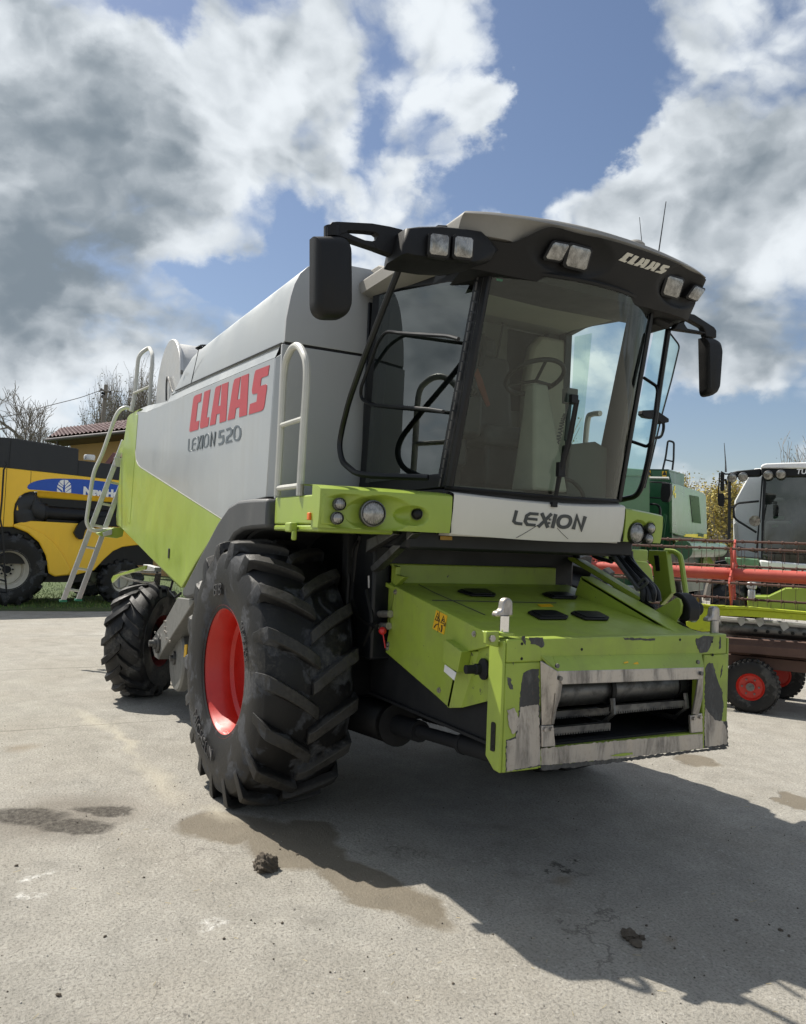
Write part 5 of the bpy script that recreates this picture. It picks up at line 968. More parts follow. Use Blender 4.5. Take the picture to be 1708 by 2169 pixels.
for k in range(1500):
    d_=rq.uniform(1.3,9)**1.0; a_=AZ+rq.uniform(-.5,.5); x,y=CAM[0]+d_*math.cos(a_),CAM[1]+d_*math.sin(a_); s_=rq.choice((.002,.003,.003,.004,.006)); c=Vector((x,y,s_*.4)); u=Vector((rq.gauss(0,1),rq.gauss(0,1),rq.gauss(0,1))).normalized(); v,w,_=basis(u)
    P6=[c+u*s_,c-u*s_*.8,c+v*s_*.9,c-v*s_,c+w*s_*.7,c-w*s_*.8]; gr.add(P6,[(0,2,4),(2,1,4),(1,3,4),(3,0,4),(2,0,5),(1,2,5),(3,1,5),(0,3,5)],rq.choice((0,0,1,2)))
for k in range(90):
    d_=rq.uniform(1.6,7); a_=AZ+rq.uniform(-.48,.48); x,y=CAM[0]+d_*math.cos(a_),CAM[1]+d_*math.sin(a_); t=rq.uniform(0,3.14); l=rq.uniform(.012,.04); gr.tube([Vector((x,y,.003)),Vector((x+l*math.cos(t),y+l*math.sin(t),.004+rq.random()*.006))],.0011,3,mat=3)
tag(gr.build('grit',[M['mud'],flat('grey_grit',(.22,.21,.19),.9),flat('pale_grit',(.42,.40,.36),.9),flat('straw_bit',(.42,.34,.18),.8)],None,0,20),'fine grit and straw bits strewn over the concrete','grit',kind='stuff')
# ================================================================ yellow combine behind on the left
c0=P0(17,1284); NH=Frame(c0-Vector((math.cos(rad(11)),math.sin(rad(11)),0))*1.42,-79)
nh=empty('combine_harvester',NH.o,NH.deg); tag(nh,'yellow combine harvester with black grain tank and blue side decal parked behind on the left','combine harvester')
Y_=1.5
def Npl(pts,y=Y_): return NH.pl(z11,pts,'y',y)
mb=MB(); mb.prism(Npl([(-900,350),(-60,440),(75,447),(1230,575),(1650,622),(1650,815),(1260,768),(700,722),(405,703),(330,705),(270,720),(210,760),(165,840),(150,930),(150,1090),(-60,1085),(-900,1050)]),(0,-.06,0)); pn=mb.build('side_panel',M['nhyellow'],nh,.02)
mb=MB(); mb.prism(Npl([(150,1060),(290,1020),(850,1050),(1650,1120),(1650,1290),(1480,1285),(1330,1305),(1230,1350),(1130,1440),(1020,1560),(840,1605),(600,1625),(530,1590),(505,1400),(430,1260),(300,1150),(150,1090)]),(0,-.06,0)); mb.build('lower_panel',M['nhyellow'],nh,.02)
mb=MB(); q=Npl([(160,1056),(300,1080),(470,1160),(600,1270),(700,1410),(775,1560),(745,1610),(600,1628),(530,1592),(500,1400),(425,1255),(300,1148),(155,1088)],Y_+.05); mb.prism(q,(0,-.06,0)); mb.build('fender',M['nhyellow'],nh,.03)
mb=MB(); mb.prism(Npl([(-900,10),(-60,112),(120,122),(855,245),(850,365),(1250,410),(1650,455),(1650,622),(1230,575),(75,447),(-60,440),(-900,350)],Y_-.02),(0,-.06,0)); mb.prism(Npl([(120,122),(855,245),(830,235),(200,130)],Y_-.3),(0,-2.3,0)); tk=mb.build('grain_tank',M['nhblack'],nh,.01)
mb=MB(); mb.ribbon(z11,[(95,450),(122,125)],5,lambda x,y:NH.at(z11,x,y,'y',Y_-.017),vec=(0,.004,0)); mb.ribbon(z11,[(845,530),(852,370)],5,lambda x,y:NH.at(z11,x,y,'y',Y_-.017),vec=(0,.004,0)); mb.build('tank_seam',M['frame_black'],tk)
mb=MB(); mb.ribbon(z11,[(338,480),(332,615)],4,lambda x,y:NH.at(z11,x,y,'y',Y_+.002),vec=(0,.003,0)); mb.ribbon(z11,[(75,447),(35,1085)],5,lambda x,y:NH.at(z11,x,y,'y',Y_+.002),vec=(0,.003,0)); mb.build('panel_seam',M['frame_black'],pn)
mb=MB(); mb.prism(Npl([(130,700),(1650,770),(1650,1150),(130,1080)],Y_-.35),(0,-.05,0)); mb.build('recess_back',M['frame_black'],nh)
mb=MB(); mb.prism([*Npl([(405,690),(1650,790)],Y_-.07),*Npl([(1650,985),(405,840)],Y_-.30)],(0,-.02,-.02)); mb.build('recess_panel',M['nhyellow'],nh)
mb=MB(); a=NH.at(z11,480,930,'y',Y_-.2); b=NH.at(z11,1650,1010,'y',Y_-.2); e0=NH.at(z11,230,860,'y',Y_-.22)
mb.tube(smooth([NH.at(z11,250,1010,'y',Y_-.28),e0,NH.at(z11,330,830,'y',Y_-.2),NH.at(z11,400,905,'y',Y_-.18),a],6),[.30]*5+[.27]*8+[.22]*12,16); au=mb.build('unloading_auger',M['nhblack'],nh)
mb=MB(); mb.tube([a,b],.185,20); mb.lathe([(.2,-.03),(.235,-.03),(.235,.03),(.2,.03)],a,b-a,20); mb.build('auger_tube',M['frame_black'],au)
mb=MB(); mb.prism(Npl([(188,855),(225,860),(208,912),(175,905)],Y_-.0),(0,.01,0)); mb.build('warning_sticker',M['yellow'],au)
mb=MB(); mb.prism(smooth(Npl([(297,655),(310,630),(350,605),(420,583),(520,568),(640,563),(760,566),(900,572),(1100,592),(1350,635),(1650,700),(1650,800),(1350,775),(1100,752),(900,735),(700,714),(450,690),(330,682),(305,672)],Y_+.006),3,True),(0,-.012,0)); dec=mb.build('side_decal',M['nhblue'],pn)
nm=lambda x,y:NH.at(z11,x,y,'y',Y_+.011)
mb=MB()
for lobe in ([(690,640),(650,605),(648,590),(665,580),(693,576)],[(685,660),(632,625),(640,600),(648,612),(686,645)],[(686,715),(672,690),(622,655),(624,632),(680,668)],[(668,712),(618,668),(618,705),(640,709)],[(700,576),(735,580),(745,595),(704,640)],[(708,645),(750,600),(768,620),(705,668)],[(705,676),(771,632),(771,660),(706,715)],[(712,716),(772,670),(772,715),(740,720)]):
    mb.prism([nm(*p) for p in lobe],(0,.003,0))
mb.build('leaf_emblem',M['decalwhite'],dec)
def textmesh(txt,size,off=.0,ext=.003,shear=0):
    cu=bpy.data.curves.new('t','FONT'); cu.body=txt; cu.size=size; cu.offset=off; cu.extrude=ext; cu.shear=shear; o=bpy.data.objects.new('t',cu); COL.objects.link(o)
    me=bpy.data.meshes.new_from_object(o.evaluated_get(bpy.context.evaluated_depsgraph_get())); bpy.data.objects.remove(o); return me
def place_text(nm_,txt,size,off,p,ux,uz,par,mat,ext=.003,shear=0):
    me=textmesh(txt,size,off,ext,shear); ux=Vector(ux).normalized(); uz=Vector(uz).normalized(); n=ux.cross(uz)
    for v in me.vertices: c=Vector(v.co); v.co=Vector(p)+ux*c.x+uz*c.y+n*c.z
    me.update(); me.materials.append(mat); o=bpy.data.objects.new(nm_,me); COL.objects.link(o)
    if par is not None: o.parent=par
    return o
t0,t1,t2=nm(903,730),nm(1285,768),nm(905,650)
place_text('side_lettering','New Holland',(t2-t0).length*1.36,.018,t0,t1-t0,(0,0,1),dec,M['decalwhite'],.004)
def nwheel(nm_,c,R,Wd,rim,n,side,par,rimm,rz=0,tm='rubber'):
    return wheel(nm_,c,R,Wd,rim,n,1,side,rz=rz,par=par,tm=tm,rm=rimm,lug_h=.05,lug_w=.085,slope=.3,disc=.0)
M['rimcream']=paint('cream_rim_paint',(.55,.52,.44),.45,0,(.2,.17,.12),.4,5)
fc=NH.at(z11,92,1560,'y',1.5)
w_,r_=nwheel('front_wheel',(fc.x,1.25,.86),.90,.62,.46,17,1,nh,'rimcream'); mb=MB()
for k in range(8): mb.cyl((.14*math.cos(k*.785),.02,.14*math.sin(k*.785)),(.14*math.cos(k*.785),.07,.14*math.sin(k*.785)),.022,8)
mb.cyl((0,0,0),(0,.12,0),.09,16); mb.build('hub',M['grime'],w_)
nwheel('front_wheel',(fc.x,-1.25,.86),.90,.62,.46,17,-1,nh,'rimcream')
rc=NH.at(z11,1335,1640,'y',1.45)
nwheel('rear_wheel',(rc.x,1.25,.58),.60,.42,.28,15,1,nh,'rimcream'); nwheel('rear_wheel',(rc.x,-1.25,.58),.60,.42,.28,15,-1,nh,'rimcream')
mb=MB(); mb.bx((rc.x-.8,-1.3,1.0),(fc.x+1.6,1.38,2.6)); mb.bx((fc.x-2.0,-1.0,.55),(fc.x+.4,1.2,1.0)); mb.bx((rc.x-.3,-.9,.5),(rc.x+.3,1.0,.75)); mb.bx((fc.x+.6,-1.4,1.0),(fc.x+2.4,1.4,3.9)); mb.build('body_core',M['frame_black'],nh)
mb=MB()
for pts in ([(55,375),(70,410),(40,470),(20,800),(0,1000),(20,1090),(40,1300),(50,1560),(72,1800)],[(0,1400),(50,1380)],[(0,1500),(45,1530)],[(0,1660),(70,1680)],[(0,1790),(75,1800)]): mb.tube(Npl(pts,1.75),.022,6)
mb.build('access_ladder',M['frame_black'],nh)
mb=MB(); mb.prism(fillet(Npl([(805,1150),(850,1060),(905,1010),(1300,960),(1300,1080),(930,1100),(900,1230),(840,1215),(805,1150)],1.62),.1)[:-1],(0,-.1,0)); mb.build('rear_chute',M['frame_black'],nh)
mb=MB(); p=NH.at(z11,970,365,'y',1.0); mb.lathe([(0,.14),(.12,.14),(.14,.10),(.13,0)],p,(0,0,1),16); mb.build('filter_cap',M['decalwhite'],nh)
# the rear access platform parts of the green machine in front of it
mb=MB(); mb.tube(smooth(A(z15,[(940,350),(700,342),(480,345),(425,375),(440,400),(560,445),(720,475),(840,490),(920,480)],-1.15),5),.016,6); mb.tube(A(z15,[(415,420),(420,560)],-1.1),.02,8); mb.tube(fillet(A(z15,[(1150,470),(1115,600),(1190,690),(1260,630)],-1.2),.04),.014,6)
mb.build('hose_guard',M['darksteel'],CH)
mb=MB(); mb.prism(A(z15,[(315,440),(340,395),(780,252),(770,310),(620,345),(420,400),(325,490)],-1.25),(0,.03,0)); mb.build('rear_guard',M['green'],CH,.006)
mb=MB(); mb.prism(A(z15,[(750,240),(900,280),(900,345),(750,340)],-.9),(0,.1,0)); mb.build('rear_bracket',M['galv'],CH,.005); mb=MB(); mb.bx((-3.6,-1.1,1.22),(-2.6,-.85,1.34)); mb.build('rear_bracket',M['galv'],CH,.005)
mb=MB()
for k in range(5): mb.tube(smooth(A(z15,[(930+k*14,360),(905+k*16,470),(890+k*18,560)],-.95+.03*k),4),.013,6)
mb.build('brake_hose',M['black'],CH)
# ================================================================ house
hp0=depth_pt(180,924,38); HS=Frame((hp0.x,hp0.y,0),22); hs=empty('house',HS.o,HS.deg); tag(hs,'ochre walled house with brown tiled hip roof and dark gutters behind the yellow combine','house')
el,er=HS.at(z17,622,832,'y',0),HS.at(z17,1600,778,'y',0); ze=(el.z+er.z)/2; x0=el.x; x1=er.x+9
rl=HS.at(z17,775,738,'y',3.2); rz_=rl.z; 
mb=MB(); mb.bx((x0+.9,.7,0),(x1-.8,7.5,ze-.05)); mb.build('wall',paint('ochre_plaster',(.42,.25,.10),.9,0,(.3,.2,.1),.3,.8,var=.06,fine=.2),hs)
mb=MB()
def roofpt(u,v):
    xl=x0+(rl.x-x0)*v; x=xl+(x1-xl)*u; nrow=6; row=v*nrow; st=(row-math.floor(row)); col=(x-x0)*2.6
    return Vector((x,3.2*v,ze+(rz_-ze)*v+.09*abs(math.sin(col*math.pi/1.0))+.13*(1-st)))
mb.grid(roofpt,int((x1-x0)*14),72); mb.prism([Vector((x0,0,ze)),Vector((rl.x,3.2,rz_-.02)),Vector((rl.x,4.9,rz_-.02)),Vector((x0,8,ze))],(0,0,-.02)); mb.prism([Vector((rl.x,3.2,rz_)),Vector((x1,3.2,rz_)),Vector((x1,8,ze)),Vector((x0,8,ze))],(0,0,-.05))
rfh=mb.build('roof',paint('brown_clay_tile',(.11,.055,.052),.5,0,(.17,.12,.115),.45,1.2,streak=False,var=.2),hs,0,50)
mb=MB(); mb.tube([Vector((x0,0,ze+.02)),Vector((rl.x,3.2,rz_+.06)),Vector((x1,3.2,rz_+.06))],.11,8); mb.build('ridge_tile',paint('ridge_tile_clay',(.13,.08,.075),.5,0,(.3,.25,.22),.5,2),rfh)
mb=MB(); mb.tube([Vector((x0-.05,-.08,ze-.02)),Vector((x1,-.08,ze-.02))],.085,10); mb.tube(fillet([Vector((x0+1.0,-.06,ze-.05)),Vector((x0+1.0,-.0,ze-.4)),Vector((x0+1.35,.62,ze-.75)),Vector((x0+1.35,.62,.3))],.15),.055,8); mb.build('gutter',paint('dark_brown_gutter',(.045,.035,.035),.4),hs)
mb=MB(); mb.prism([Vector((x0+.1,0,ze-.08)),Vector((x1,0,ze-.08)),Vector((x1,.75,ze-.20)),Vector((x0+.1,.75,ze-.20))],(0,0,-.04)); mb.build('eave_board',paint('brown_eave_board',(.10,.055,.04),.7),hs)
mb=MB(); mb.prism(HS.pl(z17,[(1345,1148),(1450,1015),(1510,1035),(1700,1180),(1600,1200),(1480,1080),(1400,1165)],'y',-1.2),(0,2.2,0)); mb.build('porch_roof',paint('dark_red_sheet',(.13,.02,.025),.5),hs)
# ================================================================ trees, pole, cable
BARK=paint('grey_brown_bark',(.22,.20,.175),.9,0,(.12,.11,.09),.4,3); BARKD=paint('dark_twig_bark',(.24,.215,.185),.9,0,(.09,.08,.07),.3,3)
def tree(name,base,H,r0,seed,label,spread=.55,upright=.35,levels=5,leaf=None,leafn=0,leafs=.05,first=.25,lean=(0,0),fork=3,mat=None,minr=.008,ratio=.72,decay=(.66,.86),lmin=2):
    rng=random.Random(seed); e_=empty(name,base); tag(e_,label,'tree'); tr=MB(); cr=MB(); tips=[]
    def grow(p,d,L,r,lv):
        n=5 if lv<3 else 4; path=[p]; rs=[r]; q=Vector(p)
        for i in range(n):
            d=(d+Vector((rng.gauss(0,.14),rng.gauss(0,.14),rng.gauss(0,.09)+upright*.12))).normalized(); q=q+d*(L/n); path.append(q.copy()); rs.append(max(minr*.5,r*(1-(1-ratio)*(i+1)/n)))
        (tr if lv<2 else cr).tube(path,rs,7 if lv==0 else 5 if lv<2 else 3,caps=False)
        if lv>=lmin: tips.extend(path[1:])
        if lv>=levels: return
        k=fork
        for j in range(k):
            t=rng.uniform(first if lv==0 else .3,.95) if j<k-1 else 1; i=min(n-1,int(t*n)); a=path[i].lerp(path[i+1],t*n-i) if t<1 else path[-1]
            u,v,_=basis(d); an=rng.uniform(0,2*math.pi); s=rng.uniform(.55,1.3)*spread*(1 if j<k-1 else .45); nd=(d+(u*math.cos(an)+v*math.sin(an))*s+Vector((0,0,upright*.4))).normalized()
            grow(a,nd,L*rng.uniform(*decay),max(minr,rs[i+1]*(.58 if j<k-1 else .9)),lv+1)
    grow(Vector((0,0,-.1)),Vector((lean[0],lean[1],1)).normalized(),H*.26,r0,0)
    top=max(v[2] for v in cr.v); sc=H/top
    tr.v=[tuple(c*sc for c in v) for v in tr.v]; cr.v=[tuple(c*sc for c in v) for v in cr.v]
    tr.build('trunk',mat or BARK,e_); mats=[mat or BARKD]
    if leaf:
        for k in range(leafn):
            p=rng.choice(tips)*sc+Vector((rng.gauss(0,.13),rng.gauss(0,.13),rng.gauss(0,.13))); a=Vector((rng.gauss(0,1),rng.gauss(0,1),rng.gauss(0,1))).normalized(); u,v,_=basis(a); s=leafs*rng.uniform(.6,1.4)
            cr.add([p-u*s,p+v*s*.6,p+u*s,p-v*s*.6],[(0,1,2,3)],1+int(rng.random()<.4))
        mats+=leaf
    cr.build('crown',mats,e_)
    return e_
def tb(x,dist): return depth_pt(x,1120,dist,0)
tree('bare_tree',tb(66,46),10.3,.36,5,'large bare tree with a forked trunk above the black grain tank on the left',.95,.40,7,first=.45,fork=3,minr=.014)
tree('bare_tree',tb(4,52),9.4,.28,8,'bare tree at the very left edge behind the yellow combine',.8,.4,7,fork=3,minr=.011)
tree('bare_tree',tb(150,60),9.4,.2,15,'smaller bare tree rising just behind the left end of the brown tiled roof',.75,.45,6,fork=3,minr=.012)
BUD=[flat('pale_bud',(.24,.23,.13),.8),flat('dark_bud',(.13,.13,.08),.8)]
for i,(x,H,dd,sd_) in enumerate(((196,12.3,58,21),(222,14.2,60,22),(246,14.6,60,23),(272,15.2,62,24),(300,14.4,60,25))):
    tree('budding_tree',tb(x,dd),H,.16,sd_,['budding upright tree farthest left of the row behind the tiled roof','tall budding tree directly behind the wooden utility pole','budding upright tree just right of the utility pole','tall budding tree behind the bend of the ladder handrail','budding tree partly hidden by the silver combine and its round screen housing'][i],.34,1.0,5,BUD,2200,.06,first=.15,fork=4,minr=.010)['group']='budding trees behind the house'
YL_=[flat('yellow_green_leaf',(.46,.36,.09),.8),flat('olive_leaf',(.33,.29,.09),.8)]
YT=dict(fork=4,minr=.010,levels=4,leaf=YL_,leafs=.055,decay=(.6,.85),lmin=2)
tree('leafing_tree',tb(1500,33),5.2,.11,31,'yellowish leafing tree right of the deep green combine',.45,.6,leafn=5200,**YT)
tree('leafing_tree',tb(1532,35),5.5,.12,33,'yellowish leafing tree behind the round lamps of the pale grey combine',.45,.6,leafn=5600,**YT)
tree('leafing_tree',tb(1575,38),5.5,.11,35,'yellowish leafing tree behind the pale grey grain tank',.45,.6,leafn=3600,**YT)
GL_=[flat('young_leaf',(.24,.28,.09),.8),flat('young_leaf_dark',(.15,.18,.06),.8)]
tree('leafing_tree',tb(1245,33),7.6,.13,37,'sparse green leafing tree seen through the cab glass',.6,.5,4,GL_,3400,.05,fork=4,minr=.010)
tree('bare_tree',tb(1690,48),9.6,.14,39,'bare tree whose top shows above the white cab roof at the right edge',.5,.6,5,BUD,300,.05,fork=3,minr=.012)
pp=depth_pt(218,900,50); pb=Vector((pp.x,pp.y,0)); pf=Frame(pb,62); PO=empty('utility_pole',pb,62); tag(PO,'dark wooden utility pole with two crossarms behind the tiled roof','utility pole')
tp_=pf.at(z17,1358,145,'y',0); mi=pf.at(z17,1320,612,'y',0); bt=mi+(mi-tp_)*((mi.z)/(tp_.z-mi.z)); 
mb=MB(); mb.tube([bt,tp_],[.16,.11],10); mb.build('pole',BARKD,PO); 
for a,b in (((1292,210),(1425,245)),((1300,300),(1405,335))):
    mb=MB(); p,q=pf.pl(z17,[a,b],'y',-.12); mb.tube([p,q],.07,6); mb.build('crossarm',BARKD,PO)
mb=MB()
for a in ((1312,250),(1332,258),(1298,205),(1415,238),(1310,292)): p=pf.at(z17,*a,'y',-.12); mb.lathe([(.03,-.1),(.07,-.05),(.07,.0),(.05,.06),(.0,.08)],p,(0,0,1),8)
mb.build('insulator',M['black'],PO)
ca=pf.m@pf.at(z17,1300,213,'y',-.12); cbp=depth_pt(-40,888,42); cm=depth_pt(104,859,46)
mb=MB(); mb.tube(smooth([ca,depth_pt(170,842,48),cm,depth_pt(40,877,44),cbp],6),.022,5); tag(mb.build('overhead_cable',M['black']),'black overhead cable sagging from the utility pole towards the left edge','cable')
# low tiled outbuilding between the combines at the right
ob=depth_pt(1500,1150,36,0); OB=Frame(ob,62); obm=empty('outbuilding',ob,62); tag(obm,'low outbuilding with a grey tiled roof behind the leafing trees','outbuilding')
mb=MB(); mb.bx((-9,1.2,0),(9,5,2.0)); mb.build('wall',paint('grey_plaster',(.35,.33,.30),.9),obm)
mb=MB(); mb.grid(lambda u,v:Vector((-9.4+18.8*u,3.4*v,1.9+1.5*v+.03*abs(math.sin(u*60*math.pi))+.04*(1-(v*8)%1))),240,32); mb.build('roof',paint('grey_roof_tile',(.15,.15,.17),.5,0,(.25,.24,.24),.4,2,streak=False),obm)
# distant hedge and far trees closing the yard
hd=MB(); rh=random.Random(77)
for k in range(15000):
    a=rad(rh.uniform(95,215)); R_=rh.uniform(64,72); h=2.2+1.3*math.sin(a*23)+1.0*math.sin(a*51+1)+.6*math.sin(a*97); z=rh.random()**.7*max(1.2,h); c=Vector((CAM[0]+R_*math.cos(a),CAM[1]+R_*math.sin(a),z)); u=Vector((rh.gauss(0,1),rh.gauss(0,1),rh.gauss(0,1))).normalized(); u2,v2,_=basis(u); s=rh.uniform(.15,.34)
    hd.add([c-u2*s,c+v2*s*.7,c+u2*s,c-v2*s*.7],[(0,1,2,3)],int(rh.random()<.5))
tag(hd.build('hedge',[flat('hedge_leaf',(.05,.065,.025),.9),flat('hedge_twig',(.085,.07,.045),.9)]),'distant scrubby hedge closing off the yard','hedge',kind='stuff')
# ================================================================ deep green combine at the right
cc=depth_pt(1424,1170,17.0,0); lf=Vector((math.cos(rad(30)),math.sin(rad(30)),0)); JD=Frame(cc-lf*1.5,-60); jd=empty('combine_harvester',JD.o,JD.deg); tag(jd,'deep green combine harvester with a louvred side panel standing behind the green steps','combine harvester')
jf=lambda pts,x=0.: JD.pl(z12,pts,'x',x)
js=lambda pts,y=1.5: JD.pl(z12,pts,'y',y)
mb=MB(); mb.prism(jf([(332,440),(332,1130),(-500,1130),(-500,560),(95,600),(95,440)]),(-.05,0,0)); mb.prism(jf([(95,298),(295,300),(330,440),(95,600)],-.02),(-.05,0,0)); mb.prism(jf([(-400,330),(95,298),(95,620),(-400,620)],-.06),(-.05,0,0)); mb.build('front_wall',M['jdgreen'],jd)
mb=MB(); mb.prism(js([(332,440),(420,462),(500,490),(600,522),(660,548),(682,575),(692,900),(690,1000),(660,1010),(440,990),(332,958)]),(0,-.05,0)); mb.prism([*jf([(332,440)],0.),js([(660,548)])[0],js([(660,548)])[0]+Vector((0,-2.9,.05)),jf([(332,440)],0.)[0]+Vector((0,-2.9,.05))],(0,0,-.03)); sp2=mb.build('side_panel',M['jdpanel'],jd,.03)
mb=MB(); mb.prism(js([(295,302),(460,352),(455,470),(420,462),(332,440)],1.35),(0,-.05,0)); mb.prism([*jf([(95,298),(295,300)],-.02),js([(460,352)],1.35)[0],js([(460,352)],1.35)[0]+Vector((0,-2,0))],(0,0,-.03)); mb.build('grain_tank',M['jdgreen'],jd)
mb=MB(); lv=js([(512,565),(605,582),(628,858),(540,846)],1.503); mb.prism(lv,(0,-.01,0)); lo_=mb.build('louvre',M['frame_black'],sp2)
mb=MB()
for k in range(9): t=(k+.5)/9; p,q=lv[0].lerp(lv[1],t),lv[3].lerp(lv[2],t); mb.tube([p+Vector((0,.01,0)),q+Vector((0,.01,0))],.009,4)
mb.build('louvre_slat',M['jdpanel'],lo_)
mb=MB(); mb.prism(js([(455,992),(478,966),(692,966),(688,1012)],1.51),(0,-.01,0)); yst=mb.build('yellow_stripe',M['jdyellow'],sp2)
p=js([(600,978)],1.515)[0]; q=js([(690,985)],1.515)[0]
place_text('stripe_lettering','JOHN DEERE',.11,.002,js([(600,985)],1.515)[0],Vector((-1,0,-.02)),(0,0,1),sp2,M['jdgreen'])
mb=MB()
for a in ((360,495),(350,540),(365,570)): p=js([a],1.505)[0]; mb.ell(p,(.05,.008,.06),8,5)
mb.build('hazard_mark',M['jdyellow'],sp2)
mb=MB(); mb.tube(fillet(jf([(238,300),(268,170),(290,5),(352,22),(348,200),(335,308)],-.4),.05),.022,6); mb.tube(jf([(262,203),(345,222)],-.4),.018,6); mb.build('tank_handrail',M['frame_black'],jd)
for q in ([(232,320),(278,320),(275,385),(230,385)],[(80,315),(112,312),(112,385),(75,385)]):
    mb=MB(); mb.prism(jf(q,-.0),(.01,0,0)); w1=mb.build('warning_sticker',M['yellow'],jd)
    mb=MB(); c=jf([((q[0][0]+q[1][0])/2,338)],.012)[0]; s_=.05; mb.prism([c+Vector((0,-s_,-s_)),c+Vector((0,s_,-s_)),c+Vector((0,0,s_))],(.003,0,0)); mb.build('sticker_symbol',M['stickblack'],w1)
mb=MB(); mb.tube(jf([(100,388),(300,392)],.12),.03,6); mb.build('tank_bar',M['railwhite'],jd)
mr=empty('wing_mirror',parent=jd)
mb=MB(); P_=fillet(jf([(232,435),(320,440),(328,560),(300,640),(222,635),(215,540),(232,435)],1.1),.05)[:-1]; c=sum(P_,Vector())/len(P_); mb.loft([[c+(p-c)*.92+Vector((.05,0,0)) for p in P_],P_,[p+Vector((-.08,0,0)) for p in P_]]); mb.build('mirror_head',M['black'],mr)
mb=MB(); mb.tube(fillet(jf([(75,430),(270,438)],1.1),.03),.016,6); mb.tube(fillet(jf([(0,580),(60,585),(100,540),(95,450),(75,432)],1.1),.03),.014,6); mb.tube(jf([(70,590),(240,598)],1.1),.016,6); mb.build('mirror_arm',M['frame_black'],mr)
mb=MB(); mb.tube(fillet(jf([(0,655),(180,660),(210,700),(205,1000)],.8),.05),.025,6); mb.build('cab_handrail',M['frame_black'],jd)
mb=MB(); a1_=jf([(262,760),(180,1115)],.6); b1_=jf([(272,770),(225,1120)],.75); mb.tube(a1_,.022,6); mb.tube(b1_,.022,6); mb.build('step_rail',M['jdgreen'],jd)
mb=MB(); mb.bx((-3.6,-1.4,1.0),(-.08,1.42,2.0)); mb.bx((-3.4,-1.3,2.0),(-.1,1.40,3.3)); mb.build('body_core',M['jdgreen'],jd,.02)
mb=MB(); mb.tube([JD.at(z12,440,1130,'y',1.7),JD.at(z12,840,1130,'y',1.7)],.17,16); mb.lathe([(0,-.02),(.21,-.02),(.21,.03),(.17,.03)],JD.at(z12,440,1130,'y',1.7),(-1,0,0),16); ut=mb.build('unloading_auger',M['mint'],jd)
mb=MB(); mb.tube([JD.at(z12,830,1130,'y',1.7),JD.at(z12,860,1230,'y',1.7)],.19,14); mb.build('auger_spout',M['black'],ut)
mb=MB(); mb.prism(js([(350,1010),(430,1030),(470,1120),(430,1130)],1.55),(0,-.1,0)); mb.build('auger_cradle',M['green'],jd); mb=MB(); mb.prism(js([(660,1200),(720,1195),(800,1330),(640,1330)],1.5),(0,-.1,0)); mb.build('auger_cradle',M['green'],jd)
wheel('front_wheel',(-.3,1.2,.86),.88,.6,.45,17,1,1,par=jd,rm='rimcream'); wheel('front_wheel',(-.3,-1.2,.86),.88,.6,.45,17,1,-1,par=jd,rm='rimcream')
pr=JD.at(z12,600,1560,'y',1.4); M['jdrim']=paint('yellow_rim_paint',(.62,.42,.03),.45)
wheel('rear_wheel',(-3.4,1.15,.56),.58,.4,.28,15,1,1,par=jd,rm='jdrim'); wheel('rear_wheel',(-3.4,-1.15,.56),.58,.4,.28,15,1,-1,par=jd,rm='jdrim')
# ================================================================ second green machine glimpsed behind the main combine
g0=depth_pt(1230,1160,14.5,0); G2=Frame(g0,-30); g2=empty('combine_harvester',G2.o,G2.deg); tag(g2,'green combine harvester with a leaping deer badge, glimpsed under and through the main cab','combine harvester')
gp2=lambda zf,pts,x=0.: G2.pl(zf,pts,'x',x)
mb=MB(); mb.prism(gp2(z14,[(150,380),(640,400),(640,560),(560,640),(340,560),(150,520)]),(-.5,0,0)); mb.build('front_frame',M['grime'],g2,.03)
mb=MB(); mb.prism(gp2(z14,[(340,590),(565,625),(520,700),(640,760),(640,900),(300,800)],.1),(-.6,0,0)); mb.build('engine_hood',M['jdpanel'],g2,.03)
mb=MB(); mb.prism(gp2(z14,[(605,595),(632,640),(645,755),(600,735),(518,690)],.16),(-.05,0,0)); mb.build('white_plate',M['decalwhite'],g2)
bd=gp2(z14,[(345,460),(360,447),(405,447),(425,462),(425,510),(410,522),(365,522),(348,508)],.02)
mb=MB(); mb.prism(bd,(-.02,0,0)); bg_=mb.build('badge',M['jdgreen'],g2)
mb=MB(); c=sum(bd,Vector())/8; mb.tube([c+(p-c)*.92+Vector((.004,0,0)) for p in bd],.008,4,closed=True); mb.prism([p+Vector((.004,0,0)) for p in gp2(z14,[(360,500),(372,487),(388,486),(396,470),(403,472),(400,482),(408,490),(398,497),(410,508),(400,508),(386,498),(375,500),(366,512),(360,508)],.02)],(.004,0,0)); mb.build('deer_emblem',M['jdyellow'],bg_)
mb=MB(); mb.prism(gp2(z10,[(1000,1285),(1090,1268),(1240,1272),(1600,1300),(1600,1345),(1240,1340),(1000,1340)],-1.0),(-1.6,0,0)); mb.build('tank_top',M['mint'],g2,.03)
mb=MB(); mb.prism(gp2(z10,[(1000,1340),(1600,1345),(1600,1720),(1000,1720)],-1.05),(-1.5,0,0)); mb.build('cab_wall',M['jdpanel'],g2)
wheel('front_wheel',(-.6,1.3,.8),.8,.5,.42,16,1,1,par=g2,rm='jdrim'); wheel('front_wheel',(-.6,-1.3,.8),.8,.5,.42,16,1,-1,par=g2,rm='jdrim'); 
mb=MB(); mb.bx((-3,-1.2,.9),(-.5,1.2,2.4)); mb.build('body_core',M['jdgreen'],g2); wheel('rear_wheel',(-3,1.1,.55),.56,.4,.28,15,1,1,par=g2,rm='jdrim'); wheel('rear_wheel',(-3,-1.1,.55),.56,.4,.28,15,1,-1,par=g2,rm='jdrim')
